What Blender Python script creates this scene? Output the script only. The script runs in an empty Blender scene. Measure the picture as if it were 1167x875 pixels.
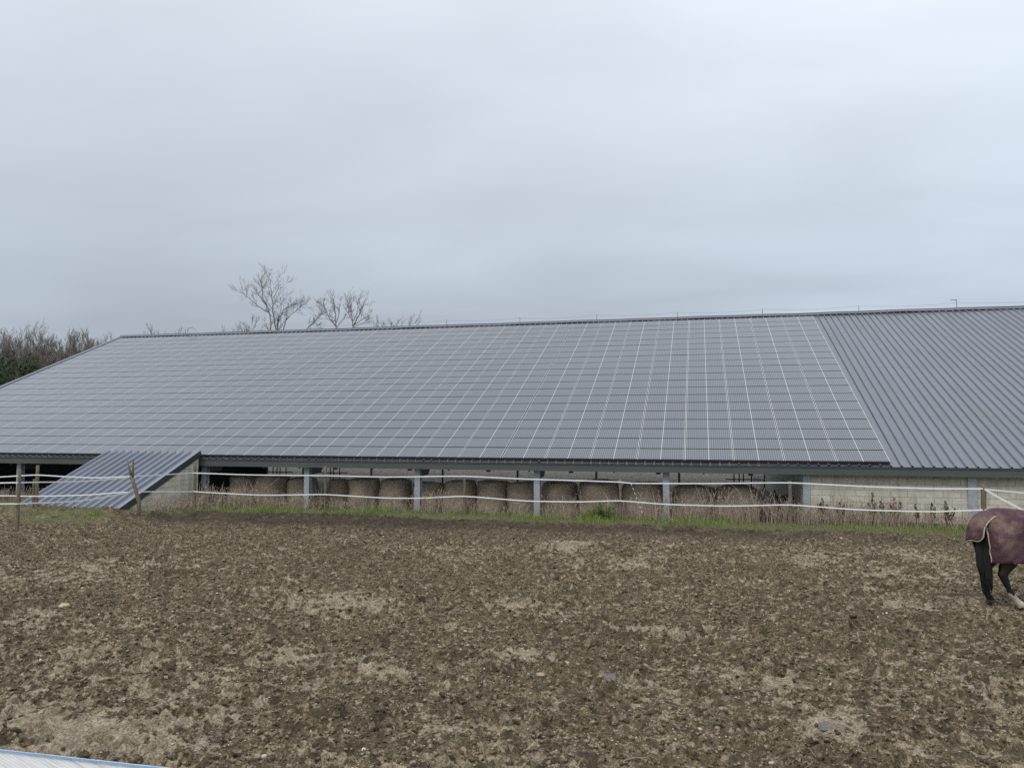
import bpy, bmesh, math, random
import numpy as np
from mathutils import Vector, Matrix, noise as mnoise
R = math.radians
rng = np.random.default_rng(7)
random.seed(7)
scene = bpy.context.scene
COL = scene.collection

# ------------------------------------------------------------------ camera
F = 870.0; IW, IH = 1167, 875
PITCH = math.atan(47.5 / F)
YAW = math.atan(F / math.cos(PITCH) / 3533)
CAMZ = 2.9
fw = np.array([-math.sin(YAW)*math.cos(PITCH), math.cos(YAW)*math.cos(PITCH), math.sin(PITCH)])
rt = np.array([math.cos(YAW), math.sin(YAW), 0.0])
up = np.cross(rt, fw)
CP = np.array([0, 0, CAMZ])
def ray(x, y): return fw*F + rt*(x-583.5) + up*(437.5-y)
def on_y(x, y, Y): v = ray(x, y); return CP + v*(Y/v[1])
def on_z(x, y, z=0.0): v = ray(x, y); return CP + v*((z-CAMZ)/v[2])

cd = bpy.data.cameras.new('camera'); cam = bpy.data.objects.new('camera', cd); COL.objects.link(cam)
cd.sensor_fit = 'HORIZONTAL'; cd.sensor_width = 36; cd.lens = 36*F/IW
cd.clip_start = 0.05; cd.clip_end = 3000
cam.location = (0, 0, CAMZ); cam.rotation_euler = (R(90)+PITCH, 0, YAW)
scene.camera = cam

# ------------------------------------------------------------------ helpers
def link(name, me, mat=None, parent=None):
    o = bpy.data.objects.new(name, me); COL.objects.link(o)
    if mat is not None:
        for m in (mat if isinstance(mat, (list, tuple)) else [mat]): me.materials.append(m)
    if parent is not None: o.parent = parent
    return o
def tag(o, label=None, cat=None, group=None, kind=None):
    if label: o['label'] = label
    if cat: o['category'] = cat
    if group: o['group'] = group
    if kind: o['kind'] = kind
    return o
def empty(name, loc, rz=0.0):
    o = bpy.data.objects.new(name, None); COL.objects.link(o)
    o.location = loc; o.rotation_euler = (0, 0, rz); o.empty_display_size = 0.2
    return o
def copy_tree(src, parent=None):
    c = src.copy(); COL.objects.link(c)
    if parent is not None: c.parent = parent
    for ch in list(src.children): copy_tree(ch, c)
    return c

class MB:
    def __init__(s): s.v = []; s.f = []; s.m = []
    def add(s, vs, fs, mi=0):
        b = len(s.v); s.v += [tuple(map(float, p)) for p in vs]
        s.f += [tuple(b+i for i in f) for f in fs]; s.m += [mi]*len(fs)
    def box(s, x0, x1, y0, y1, z0, z1, mi=0):
        vs = [(x, y, z) for z in (z0, z1) for y in (y0, y1) for x in (x0, x1)]
        s.add(vs, [(0,2,3,1),(4,5,7,6),(0,1,5,4),(2,6,7,3),(0,4,6,2),(1,3,7,5)], mi)
    def tube(s, pts, rad, n=6, mi=0, cap=True, flat=None):
        pts = [Vector(p) for p in pts]; k = len(pts); rings = []
        ref = Vector((0.31, 0.17, 0.93))
        for i, p in enumerate(pts):
            t = (pts[min(i+1, k-1)] - pts[max(i-1, 0)]).normalized()
            if abs(t.dot(ref)) > .95: ref = Vector((1, 0.1, 0))
            a = t.cross(ref).normalized(); b = t.cross(a).normalized()
            r = rad[i] if hasattr(rad, '__len__') else rad
            rings.append([p + a*(math.cos(2*math.pi*j/n)*r) + b*(math.sin(2*math.pi*j/n)*r) for j in range(n)])
        vs = [q for r_ in rings for q in r_]; fs = []
        for i in range(k-1):
            for j in range(n):
                j2 = (j+1) % n
                fs.append((i*n+j, i*n+j2, (i+1)*n+j2, (i+1)*n+j))
        if cap: fs.append(tuple(range(n-1, -1, -1))); fs.append(tuple((k-1)*n+j for j in range(n)))
        s.add(vs, fs, mi)
    def ribbon(s, pts, w, side, mi=0, t=0.002):
        """flat tape: width w along `side`, thickness t"""
        side = Vector(side).normalized(); pts = [Vector(p) for p in pts]; vs = []; fs = []
        for i, p in enumerate(pts):
            tg = (pts[min(i+1, len(pts)-1)] - pts[max(i-1, 0)]).normalized(); nn = tg.cross(side).normalized()
            for a, b in ((-1,-1),(1,-1),(1,1),(-1,1)): vs.append(p + side*(a*w/2) + nn*(b*t/2))
        for i in range(len(pts)-1):
            for j in range(4):
                j2 = (j+1) % 4; fs.append((i*4+j, i*4+j2, (i+1)*4+j2, (i+1)*4+j))
        fs.append((3,2,1,0)); b = (len(pts)-1)*4; fs.append((b,b+1,b+2,b+3))
        s.add(vs, fs, mi)
    def mesh(s, name, smooth=False):
        me = bpy.data.meshes.new(name); me.from_pydata(s.v, [], s.f)
        if any(s.m): me.polygons.foreach_set('material_index', s.m)
        if smooth: me.polygons.foreach_set('use_smooth', [True]*len(me.polygons))
        me.update(); return me
    def build(s, name, mat, parent=None, smooth=False): return link(name, s.mesh(name, smooth), mat, parent)

def np_mesh(name, V, Fc, smooth=False):
    """V (n,3), Fc (m,k) with constant k"""
    me = bpy.data.meshes.new(name); n = len(V); m, k = Fc.shape
    me.vertices.add(n); me.vertices.foreach_set('co', np.ascontiguousarray(V, dtype=np.float32).ravel())
    me.loops.add(m*k); me.loops.foreach_set('vertex_index', np.ascontiguousarray(Fc, dtype=np.int32).ravel())
    me.polygons.add(m); me.polygons.foreach_set('loop_start', np.arange(0, m*k, k, dtype=np.int32))
    me.polygons.foreach_set('use_smooth', np.full(m, bool(smooth)))
    me.update(calc_edges=True); return me
def attr(me, name, vals):
    a = me.attributes.new(name, 'FLOAT', 'POINT'); a.data.foreach_set('value', np.asarray(vals, dtype=np.float32))

# numpy gradient noise
_perm = rng.permutation(256); _perm = np.concatenate([_perm, _perm, _perm])
_ang = rng.uniform(0, 2*np.pi, 256); _gx, _gy = np.cos(_ang), np.sin(_ang)
def pn(x, y):
    xi = np.floor(x).astype(np.int64); yi = np.floor(y).astype(np.int64); xf = x-xi; yf = y-yi
    u = xf*xf*xf*(xf*(xf*6-15)+10); v = yf*yf*yf*(yf*(yf*6-15)+10)
    def g(ix, iy, dx, dy):
        h = _perm[_perm[ix & 255] + (iy & 255)]; return _gx[h]*dx + _gy[h]*dy
    a = g(xi, yi, xf, yf); b = g(xi+1, yi, xf-1, yf); c = g(xi, yi+1, xf, yf-1); d = g(xi+1, yi+1, xf-1, yf-1)
    return (a+(b-a)*u) + ((c+(d-c)*u) - (a+(b-a)*u))*v
def sstep(a, b, x):
    t = np.clip((x-a)/(b-a), 0, 1); return t*t*(3-2*t)

# ------------------------------------------------------------------ material helpers
class NT:
    def __init__(s, name):
        s.mat = bpy.data.materials.new(name); s.mat.use_nodes = True; s.t = s.mat.node_tree
        s.b = s.t.nodes['Principled BSDF']; s.out = s.t.nodes['Material Output']
    def n(s, typ, **kw):
        nd = s.t.nodes.new(typ)
        for k, v in kw.items():
            if k in nd.inputs: nd.inputs[k].default_value = v
            else: setattr(nd, k, v)
        return nd
    def l(s, a, b): s.t.links.new(a, b)
    def noise(s, scale, vec=None, detail=4, rough=.6):
        nd = s.n('ShaderNodeTexNoise'); nd.inputs['Scale'].default_value = scale
        nd.inputs['Detail'].default_value = detail; nd.inputs['Roughness'].default_value = rough
        if vec is not None: s.l(vec, nd.inputs['Vector'])
        return nd.outputs['Fac']
    def ramp(s, fac, stops):
        nd = s.n('ShaderNodeValToRGB'); e = nd.color_ramp.elements
        while len(e) < len(stops): e.new(0.5)
        for i, (p, c) in enumerate(stops):
            e[i].position = p; e[i].color = (*c, 1) if hasattr(c, '__len__') else (c, c, c, 1)
        s.l(fac, nd.inputs['Fac']); return nd.outputs['Color']
    def mix(s, fac, a, b, mode='MIX'):
        nd = s.n('ShaderNodeMix', data_type='RGBA', blend_type=mode)
        for i, v in ((0, fac), (6, a), (7, b)):
            if isinstance(v, (int, float)): nd.inputs[i].default_value = v
            elif isinstance(v, tuple): nd.inputs[i].default_value = (*v, 1)
            else: s.l(v, nd.inputs[i])
        return nd.outputs[2]
    def math(s, op, a, b=0.0):
        nd = s.n('ShaderNodeMath', operation=op)
        for i, v in ((0, a), (1, b)):
            if isinstance(v, (int, float)): nd.inputs[i].default_value = v
            else: s.l(v, nd.inputs[i])
        return nd.outputs[0]
    def attr(s, name):
        nd = s.n('ShaderNodeAttribute'); nd.attribute_name = name; return nd.outputs['Fac']
    def pos(s): return s.n('ShaderNodeNewGeometry').outputs['Position']
    def obj(s): return s.n('ShaderNodeTexCoord').outputs['Object']
    def mapping(s, vec, scale=(1,1,1), loc=(0,0,0)):
        nd = s.n('ShaderNodeMapping'); nd.inputs['Scale'].default_value = scale; nd.inputs['Location'].default_value = loc
        s.l(vec, nd.inputs['Vector']); return nd.outputs[0]
    def bump(s, h, strength=.5, dist=.02):
        nd = s.n('ShaderNodeBump'); nd.inputs['Strength'].default_value = strength; nd.inputs['Distance'].default_value = dist
        s.l(h, nd.inputs['Height']); s.l(nd.outputs[0], s.b.inputs['Normal'])
    def set(s, **kw):
        for k, v in kw.items():
            k = k.replace('_', ' ').title() if k not in ('IOR',) else k
            if isinstance(v, (int, float)): s.b.inputs[k].default_value = v
            elif isinstance(v, tuple): s.b.inputs[k].default_value = (*v, 1)
            else: s.l(v, s.b.inputs[k])
        return s
def simple(name, c1, c2, scale=6, rough=.7, metal=0, stretch=(1,1,1), bump=0, detail=5):
    m = NT(name); v = m.mapping(m.obj(), stretch)
    f = m.noise(scale, v, detail)
    m.set(base_color=m.ramp(f, [(.3, c1), (.7, c2)]), roughness=rough, metallic=metal)
    if bump: m.bump(f, bump, .01)
    return m.mat

M = {}
# mud / terrain
def mud():
    m = NT('mud'); p = m.pos()
    n1 = m.noise(.9, p, 5, .6); n2 = m.noise(7, p, 5, .65); n3 = m.noise(38, p, 4, .7)
    nb = m.noise(2.6, p, 5, .65)
    soil = m.ramp(n2, [(.38, (.062,.047,.030)), (.48, (.138,.104,.062)), (.56, (.235,.182,.112)), (.64, (.38,.31,.21))])
    soil = m.mix(m.ramp(n3, [(.46, 0.0), (.57, .75)]), soil, (.052,.039,.025))
    soil = m.mix(m.ramp(n1, [(.42, 0.0), (.58, .25)]), soil, (.115,.10,.058))
    lg = m.mix(m.ramp(n2, [(.4, 0.0), (.6, 1.0)]), (.262,.212,.146), (.46,.385,.28))
    lg = m.mix(m.ramp(n3, [(.47, 0.0), (.58, .75)]), lg, (.10,.08,.055))
    sm = m.attr('smooth_mud')
    n5 = m.noise(24, p, 4, .75)
    smf = m.ramp(m.math('ADD', sm, m.math('MULTIPLY', m.math('SUBTRACT', n5, .5), 2.6)), [(.38, 0.0), (.62, 1.0)])
    base = m.mix(smf, soil, lg)
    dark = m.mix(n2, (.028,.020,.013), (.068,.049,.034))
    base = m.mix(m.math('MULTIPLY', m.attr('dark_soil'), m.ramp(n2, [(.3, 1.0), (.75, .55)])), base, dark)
    gr = m.ramp(n3, [(.4, (.06,.065,.025)), (.5, (.11,.125,.04)), (.6, (.20,.17,.09))])
    gr = m.mix(m.ramp(nb, [(.46, .75), (.56, .0)]), gr, base)
    base = m.mix(m.attr('grass'), base, gr)
    n4 = m.noise(9, p, 6, .75)
    fl = m.ramp(n4, [(.42, (.035,.032,.028)), (.5, (.11,.102,.089)), (.6, (.20,.186,.164))])
    base = m.mix(m.attr('floor'), base, fl)
    rg = m.math('ADD', m.ramp(n2, [(.4, .66), (.6, .9)]), m.math('MULTIPLY', smf, -.2)); m.b.inputs['Specular IOR Level'].default_value = .28
    m.set(base_color=base, roughness=rg)
    h = m.math('ADD', m.math('MULTIPLY', n2, .6), m.math('MULTIPLY', n3, .4))
    m.bump(h, .95, .06)
    return m.mat
M['mud'] = mud()
def clodmat():
    m = NT('clod_earth'); p = m.pos(); f = m.noise(10, p, 4, .6); g = m.noise(45, p, 3, .7)
    c = m.ramp(f, [(.40, (.058,.044,.029)), (.5, (.155,.121,.078)), (.6, (.34,.283,.2))])
    m.set(base_color=m.mix(m.ramp(g, [(.46, 0.0), (.58, .6)]), c, (.075,.058,.038)), roughness=.88); m.b.inputs['Specular IOR Level'].default_value = .25
    m.bump(g, .6, .01); return m.mat
M['clod'] = clodmat()
M['pebble'] = simple('pebble_stone', (.30,.25,.17), (.68,.62,.50), 3, .6, detail=1)
def wetpud():
    m = NT('puddle_water'); m.set(base_color=(.10,.085,.07), roughness=.04, IOR=1.33); return m.mat
M['puddle'] = wetpud()
def leafmat(name, cs, scale=1.2, rough=.6):
    m = NT(name); f = m.noise(scale, m.pos(), 5, .75)
    m.set(base_color=m.ramp(f, [(.25+.5*i/(len(cs)-1), c) for i, c in enumerate(cs)]), roughness=rough); return m.mat
M['grass'] = leafmat('grass_green', [(.10,.15,.03), (.16,.235,.05), (.28,.30,.11)], 2.2)
M['weed'] = leafmat('dry_weed', [(.25,.195,.155), (.40,.32,.25), (.54,.45,.35)], 3)
M['straw'] = leafmat('straw_litter', [(.10,.08,.055), (.22,.18,.12), (.38,.32,.2)], 20)
M['dock'] = leafmat('dock_stem', [(.05,.03,.026), (.10,.062,.05)], 8)
M['shrub'] = leafmat('shrub_leaf', [(.075,.12,.022), (.15,.21,.05)], 6)
M['evergreen'] = leafmat('evergreen_leaf', [(.016,.032,.013), (.035,.062,.024), (.065,.095,.04)], 1.0)
M['bark'] = leafmat('bare_bark', [(.12,.103,.086), (.21,.185,.16)], 2)
M['twig'] = leafmat('bare_twig', [(.135,.115,.10), (.22,.19,.165)], 2)
M['twig_brown'] = leafmat('brown_twig', [(.12,.10,.075), (.21,.185,.145)], .8)

# metal roofing, anthracite with a lacquer sheen
def roofmat(nm, ior, k=1.0):
    m = NT(nm); v = m.mapping(m.obj(), (1, .12, .12)); f = m.noise(1.6, v, 5, .6)
    g = m.noise(.35, m.obj(), 3)
    c = m.ramp(f, [(.3, (.062,.076,.108)), (.7, (.082,.100,.138))])
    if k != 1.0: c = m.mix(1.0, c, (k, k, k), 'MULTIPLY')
    st = m.noise(.9, m.mapping(m.obj(), (2.5, .25, .25)), 5, .7)
    c = m.mix(m.ramp(st, [(.52, 0.0), (.68, .35)]), c, (.12,.125,.12))
    sy = m.n('ShaderNodeSeparateXYZ'); m.l(m.pos(), sy.inputs[0]); d = None
    for yy in (28.4, 33.1, 37.7):
        q = m.math('LESS_THAN', m.math('ABSOLUTE', m.math('SUBTRACT', sy.outputs[1], yy)), .022); d = q if d is None else m.math('MAXIMUM', d, q)
    c = m.mix(m.math('MULTIPLY', d, .55), c, (.02,.022,.026))
    m.set(base_color=c, roughness=m.math('ADD', m.ramp(g, [(.3, .24), (.7, .32)]), m.ramp(st, [(.5, 0.0), (.7, .15)])), metallic=0.0); m.b.inputs['IOR'].default_value = ior
    return m.mat
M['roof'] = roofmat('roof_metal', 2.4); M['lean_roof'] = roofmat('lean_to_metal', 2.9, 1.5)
M['trim'] = simple('dark_trim', (.030,.034,.040), (.045,.05,.058), 3, .45)
def panelmat():
    m = NT('solar_glass')
    uv = m.n('ShaderNodeUVMap').outputs['UV']
    sx = m.n('ShaderNodeSeparateXYZ'); m.l(uv, sx.inputs[0]); u, v = sx.outputs[0], sx.outputs[1]
    def line(coord, count, width):
        f = m.math('FRACT', m.math('MULTIPLY', coord, count)); d = m.math('ABSOLUTE', m.math('SUBTRACT', f, .5))
        return m.math('GREATER_THAN', d, .5-width/2)
    bus = line(u, 22, .20); cell = line(v, 6, .06); finger = line(v, 24, .10)
    rnd = m.n('ShaderNodeTexCoord')
    f = m.noise(.25, m.pos(), 3); fine = m.noise(1.3, m.pos(), 2)
    c = m.ramp(f, [(.3, (.046,.058,.082)), (.7, (.062,.076,.102))])
    c = m.mix(m.math('MULTIPLY', finger, .22), c, (.16,.17,.19))
    c = m.mix(m.math('MULTIPLY', bus, .42), c, (.42,.44,.48))
    c = m.mix(m.math('MULTIPLY', cell, .35), c, (.34,.36,.40))
    mid = m.math('LESS_THAN', m.math('ABSOLUTE', m.math('SUBTRACT', u, .5)), .0078)
    ed = m.math('GREATER_THAN', m.math('ABSOLUTE', m.math('SUBTRACT', u, .5)), .5-.0095)
    c = m.mix(ed, m.mix(mid, c, (.50,.51,.53)), (.66,.67,.69))
    dk = m.math('GREATER_THAN', m.math('ABSOLUTE', m.math('SUBTRACT', v, .5)), .5-.025)
    c = m.mix(m.math('MULTIPLY', dk, m.math('SUBTRACT', 1.0, m.math('MAXIMUM', mid, ed))), c, (.015,.016,.02))
    m.l(m.math('MULTIPLY', .5, m.math('SUBTRACT', 1.0, m.math('MULTIPLY', dk, .8))), m.b.inputs['Specular IOR Level'])
    m.set(base_color=c, roughness=m.math('ADD', m.math('MULTIPLY', fine, .10), .14)); m.b.inputs['IOR'].default_value = 2.0
    return m.mat
M['panel'] = panelmat()
M['panel_frame'] = simple('panel_frame', (.012,.013,.015), (.02,.021,.024), 3, .4)
M['beam'] = simple('eave_steel', (.062,.076,.072), (.088,.104,.098), 1.3, .5, stretch=(.3,1,1))
M['galv'] = simple('galvanised_steel', (.30,.335,.375), (.42,.455,.49), 5, .45, metal=.15)
M['dark_steel'] = simple('dark_steel', (.020,.022,.026), (.035,.038,.043), 3, .6)
M['lip'] = simple('gutter_lip', (.42,.43,.42), (.58,.59,.57), 6, .5)
def blockmat(name, ax):
    m = NT(name); o = m.pos(); sp = m.n('ShaderNodeSeparateXYZ'); m.l(o, sp.inputs[0])
    cb = m.n('ShaderNodeCombineXYZ'); m.l(sp.outputs[ax], cb.inputs[0]); m.l(sp.outputs[2], cb.inputs[1])
    br = m.n('ShaderNodeTexBrick'); br.offset = .5; m.l(cb.outputs[0], br.inputs['Vector'])
    for k, val in (('Scale', 1.0), ('Mortar Size', .010), ('Mortar Smooth', .35), ('Bias', 0.0), ('Brick Width', .48), ('Row Height', .19)):
        br.inputs[k].default_value = val
    br.inputs['Color1'].default_value = (.60,.57,.475,1); br.inputs['Color2'].default_value = (.67,.64,.545,1)
    br.inputs['Mortar'].default_value = (.42,.395,.33,1)
    n = m.noise(3, o, 5, .7); n2 = m.noise(.8, o, 4, .6); n3 = m.noise(40, o, 3, .6)
    st = m.n('ShaderNodeMapping'); st.inputs['Scale'].default_value = (2.2, 2.2, .3); m.l(o, st.inputs['Vector'])
    streak = m.noise(2.0, st.outputs[0], 4, .65)
    c = m.mix(m.ramp(n, [(.4, 0.0), (.75, .5)]), br.outputs['Color'], (.27,.255,.21))
    c = m.mix(m.ramp(streak, [(.5, 0.0), (.75, .5)]), c, (.20,.19,.165))
    c = m.mix(m.ramp(n3, [(.4, 0.0), (.8, .3)]), c, (.22,.21,.18))
    m.set(base_color=c, roughness=.9)
    m.bump(m.math('ADD', m.math('MULTIPLY', br.outputs['Fac'], -1.0), m.math('MULTIPLY', n3, .25)), .6, .012)
    return m.mat
M['block_x'] = blockmat('concrete_block_front', 0); M['block_y'] = blockmat('concrete_block_side', 1)
def woodmat():
    m = NT('weathered_wood'); v = m.mapping(m.obj(), (9, 9, .9)); f = m.noise(6, v, 6, .7)
    m.set(base_color=m.ramp(f, [(.25, (.06,.045,.032)), (.5, (.16,.128,.095)), (.75, (.28,.235,.18))]), roughness=.85); m.bump(f, .7, .015)
    return m.mat
M['wood'] = woodmat()
def tapemat():
    m = NT('white_tape'); v = m.mapping(m.obj(), (1, 1, 1)); f = m.noise(30, v, 4, .7)
    m.set(base_color=m.ramp(f, [(.3, (.62,.64,.64)), (.65, (.82,.83,.82))]), roughness=.6); return m.mat
M['tape'] = tapemat()
def wovenmat():
    m = NT('woven_tape'); o = m.obj()
    f = m.noise(1.0, m.mapping(o, (1.5, 1.5, 620)), 2, .6); g = m.noise(1.0, m.mapping(o, (12, 12, 900)), 2, .6); f = m.mix(.4, f, g)
    m.set(base_color=m.ramp(f, [(.36, (.52,.53,.55)), (.52, (.84,.85,.86))]), roughness=.55)
    m.bump(f, .5, .002); return m.mat
M['woven'] = wovenmat()
M['blue'] = simple('blue_edge', (.10,.34,.72), (.16,.44,.82), 30, .5)
def haymat():
    m = NT('hay'); o = m.obj(); v = m.mapping(o, (1.2, 1.2, 7)); a = m.noise(7, v, 6, .75); b = m.noise(2, o, 4, .6)
    fi = m.noise(60, m.mapping(o, (1, 1, .5)), 3, .7)
    c = m.ramp(a, [(.3, (.17,.128,.09)), (.5, (.32,.255,.19)), (.72, (.48,.395,.295))])
    c = m.mix(m.ramp(b, [(.45, 0.0), (.7, .6)]), c, (.25,.205,.165))
    c = m.mix(m.ramp(fi, [(.4, 0.0), (.8, .6)]), c, (.42,.35,.26))
    m.set(base_color=c, roughness=.95); m.bump(m.math('ADD', a, fi), .8, .03); return m.mat
M['hay'] = haymat()
def horsemat(name, c1, c2, r=.55): return simple(name, c1, c2, 12, r)
M['coat'] = horsemat('horse_coat', (.022,.010,.008), (.038,.018,.013))
M['black_hair'] = simple('black_hair', (.006,.0055,.006), (.011,.010,.010), 30, .75, stretch=(4,4,.4), bump=.6)
M['white_sock'] = horsemat('white_sock', (.36,.31,.24), (.58,.52,.43), .8)
M['hoof'] = horsemat('hoof', (.05,.04,.035), (.12,.10,.08), .6)
def rugmat():
    m = NT('rug_cloth'); o = m.obj(); a = m.noise(2.6, o, 6, .7); b = m.noise(14, o, 4, .7); w = m.noise(320, o, 1)
    sp = m.n('ShaderNodeSeparateXYZ'); m.l(o, sp.inputs[0])
    zz = m.ramp(m.math('MULTIPLY', m.math('SUBTRACT', sp.outputs[2], .7), 1.2), [(.12, .05), (.45, 1.0), (.75, 1.0), (.98, .45)])
    c = m.mix(b, (.074,.031,.048), (.110,.048,.066))
    st = m.math('MULTIPLY', m.ramp(a, [(.44, 0.0), (.58, .9)]), zz)
    c = m.mix(st, c, m.mix(b, (.19,.12,.105), (.29,.215,.175)))
    m.set(base_color=c, roughness=.85); m.bump(m.math('ADD', b, m.math('MULTIPLY', w, .3)), .8, .03); return m.mat
M['rug'] = rugmat()
M['binding'] = simple('rug_binding', (.42,.36,.27), (.56,.50,.40), 20, .8)
M['red'] = simple('faded_red_plastic', (.13,.022,.020), (.20,.035,.03), 8, .6)
M['teal'] = simple('dark_teal_plastic', (.010,.038,.038), (.018,.055,.055), 8, .5)
M['black'] = simple('black_rubber', (.010,.010,.011), (.022,.022,.023), 8, .7)

# ------------------------------------------------------------------ terrain heights
DE = 24.9                     # eave line of the barn
SA = R(23.1); CA, SN, TA = math.cos(SA), math.sin(SA), math.tan(SA)
PZ0 = 2.9 - .99*DE/23.0       # top of the panels at the eave
patches = [(75,655,55,12),(25,660,40,9),(110,648,40,6),(380,690,45,12),(650,622,24,7),(715,640,30,7),(750,628,20,6),(930,636,28,8),(1000,628,40,9),(1045,633,30,6),
           (1005,655,22,5),(585,745,28,8),(60,835,70,18),(150,850,60,14),(30,868,60,16),(950,828,40,14),(700,772,26,7),(930,640,20,6),(250,700,30,6),(1030,690,24,6),
           (870,775,30,8),(420,760,30,8),(500,830,40,9),(1090,775,30,9),(1120,845,40,10),(330,745,40,8),(40,700,30,6),(600,690,30,6),(760,720,26,6)]
pw = []
for (px, py, dx, dy) in patches:
    c = on_z(px, py); ex = 1.35*abs(on_z(px+dx, py)[0]-c[0]); ey = abs(on_z(px, py-dy)[1]-c[1])
    pw.append((c[0], c[1], max(ex, .15), max(ey, .15)))
def masks(x, y):
    fld = .30*pn(x*.33+3, y*.45) + .35*pn(x*.9, y*.9+4) + .42*pn(x*2.1+40, y*2.1) + .62*pn(x*4.6, y*4.6+9) + .72*pn(x*9.5+3, y*9.5) + .55*pn(x*17, y*17+2)
    off = np.zeros_like(x)
    for (a, b, ex, ey) in pw:
        off = np.maximum(off, .62*np.exp(-.7*(((x-a)/ex)**2 + ((y-b)/ey)**2)))
    near = sstep(9.2, 6.4, y)*sstep(-2.0, -5.0, x+ .2*y)
    fld = fld + .75*off + .36*near + .05*sstep(14, 7, y) - .085 - .42*np.exp(-((x+3)/13.)**4 - ((y-21.6)/1.7)**2) - .03
    sm = sstep(-.02, .36, fld)
    sm *= sstep(22.6, 21.6, y)
    edge = 22.65 + .8*pn(x*.4, 3.3+0*x) + .5*pn(x*1.3, 1.7+0*x) - .9*sstep(-15.5, -18.5, x)*sstep(-26, -22.5, x) - 1.25*sstep(-19.0, -20.5, x)
    gr = sstep(-.45, .3, y-edge + .5*pn(x*2.6, y*2.6))
    gpat = sstep(.05, .45, pn(x*.6+11, y*.8) + .5*pn(x*2, y*2) + .75*np.exp(-((x+19.2)/2.2)**2-((y-19.9)/1.3)**2)*1.3 - .1)
    gr = np.maximum(gr, gpat*sstep(-15.8, -17.5, x)*sstep(17.6, 19.2, y))
    inbarn = sstep(24.6, 25.2, y)*sstep(53.8, 52.2, y + .5*pn(x*.4, y*.3))*sstep(-36, -35.4, x)
    fl = inbarn
    gr = gr*(1-fl)
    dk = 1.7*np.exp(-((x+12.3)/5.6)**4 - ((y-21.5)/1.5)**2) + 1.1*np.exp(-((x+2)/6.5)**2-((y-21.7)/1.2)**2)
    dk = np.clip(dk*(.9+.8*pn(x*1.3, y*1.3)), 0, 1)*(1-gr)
    return sm, gr, fl, dk
def base_h(x, y):
    z = 1.3*sstep(5.3, 1.3, y)
    z = z + .25*np.exp(-((y-20.7)/.75)**2)*sstep(-16.6, -18.6, x)*sstep(-34, -27, x)
    z = z + (.10*np.exp(-((x+12.5)/4.5)**4 - ((y-21.9)/.8)**2))
    dip = sstep(24.3, 25.2, y)*sstep(3.25, 2.9, x)*sstep(60, 57, y)*sstep(-37, -35.5, x)
    z = z - .30*dip
    z = z - .3*sstep(57, 60, y) + .0*x
    und = .05*pn(x*.35, y*.35+5) + .035*pn(x*.9+7, y*.9)
    return z + und*sstep(60, 40, y)*sstep(-60, -40, x)*sstep(60, 40, x)
def detail_h(x, y, sm, gr, fl):
    m = sstep(4.0, 5.2, y)*sstep(24.6, 23.0, y)
    rough = (1-.45*sm)*(1-.75*gr)
    b1 = np.abs(pn(x*3.6, y*3.6)); b2 = np.abs(pn(x*8.3+5, y*8.3)); b3 = pn(x*15, y*15); b4 = pn(x*27+2, y*27)
    b5 = 1-np.abs(pn(x*11+4, y*11))*2
    z = (.080*(b1-.25) + .072*(b2-.25) + .038*b3 + .031*b4 + .026*b5)*rough
    z = z + .018*pn(x*1.6, y*1.6) - .015*sm
    fz = sstep(25, 25.6, y)*fl
    z = z*m + fz*(.10*np.abs(pn(x*1.3, y*1.3)) + .05*pn(x*4, y*4))
    return z

# terrain grid: fine in the paddock, coarse out to the horizon
xs = np.concatenate([[-900,-500,-300,-180,-110,-75,-55,-45], np.arange(-38, -26.5, .5), np.arange(-26.5, 9.5, .032), np.arange(9.5, 17, .075), np.arange(17, 24, .5), [28,36,50,75,110,180,300,500,900]])
yn = [4.8]
while yn[-1] < 24.8: yn.append(yn[-1] + .017 + .0013*max(0, yn[-1]-6))
ys = np.concatenate([[-900,-400,-150,-60,-25,-10,-4], np.arange(-2, 4.8, .4), yn, np.arange(25.1, 58, .3), [60,64,70,80,95,120,160,240,400,700,1500]])
X, Y = np.meshgrid(xs, ys); sm, gr, fl, dk = masks(X, Y)
Z = base_h(X, Y) + detail_h(X, Y, sm, gr, fl)
# hoof prints stamped in the mud
ix0 = np.searchsorted(xs, -26.4); ix1 = np.searchsorted(xs, 9.4)
for _ in range(5200):
    cy = 5.0 + 17.5*rng.random()**1.15; cx = rng.uniform(-26, 9)
    if cx < -1.15*cy-2 or cx > .42*cy+1.5: continue
    r = rng.uniform(.055, .10); a = rng.uniform(0, math.pi); dp = rng.uniform(.03, .09)
    i0, i1 = np.searchsorted(xs, [cx-.24, cx+.24]); j0, j1 = np.searchsorted(ys, [cy-.24, cy+.24])
    if i1-i0 < 3 or j1-j0 < 3: continue
    dx = X[j0:j1, i0:i1]-cx; dy = Y[j0:j1, i0:i1]-cy
    u = dx*math.cos(a)+dy*math.sin(a); w = -dx*math.sin(a)+dy*math.cos(a)
    d = np.sqrt((u/1.25)**2 + w**2)/r
    Z[j0:j1, i0:i1] += -dp*sstep(1.15, .72, d) + .55*dp*np.exp(-((d-1.35)/.28)**2)
ny, nx = X.shape
idx = np.arange(ny*nx).reshape(ny, nx)
quads = np.stack([idx[:-1,:-1], idx[:-1,1:], idx[1:,1:], idx[1:,:-1]], -1).reshape(-1, 4)
gm = np_mesh('ground', np.stack([X, Y, Z], -1).reshape(-1, 3), quads, True)
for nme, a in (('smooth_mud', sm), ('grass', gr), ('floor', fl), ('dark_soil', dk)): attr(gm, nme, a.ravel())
ground = link('ground', gm, M['mud']); tag(ground, kind='structure')
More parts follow.
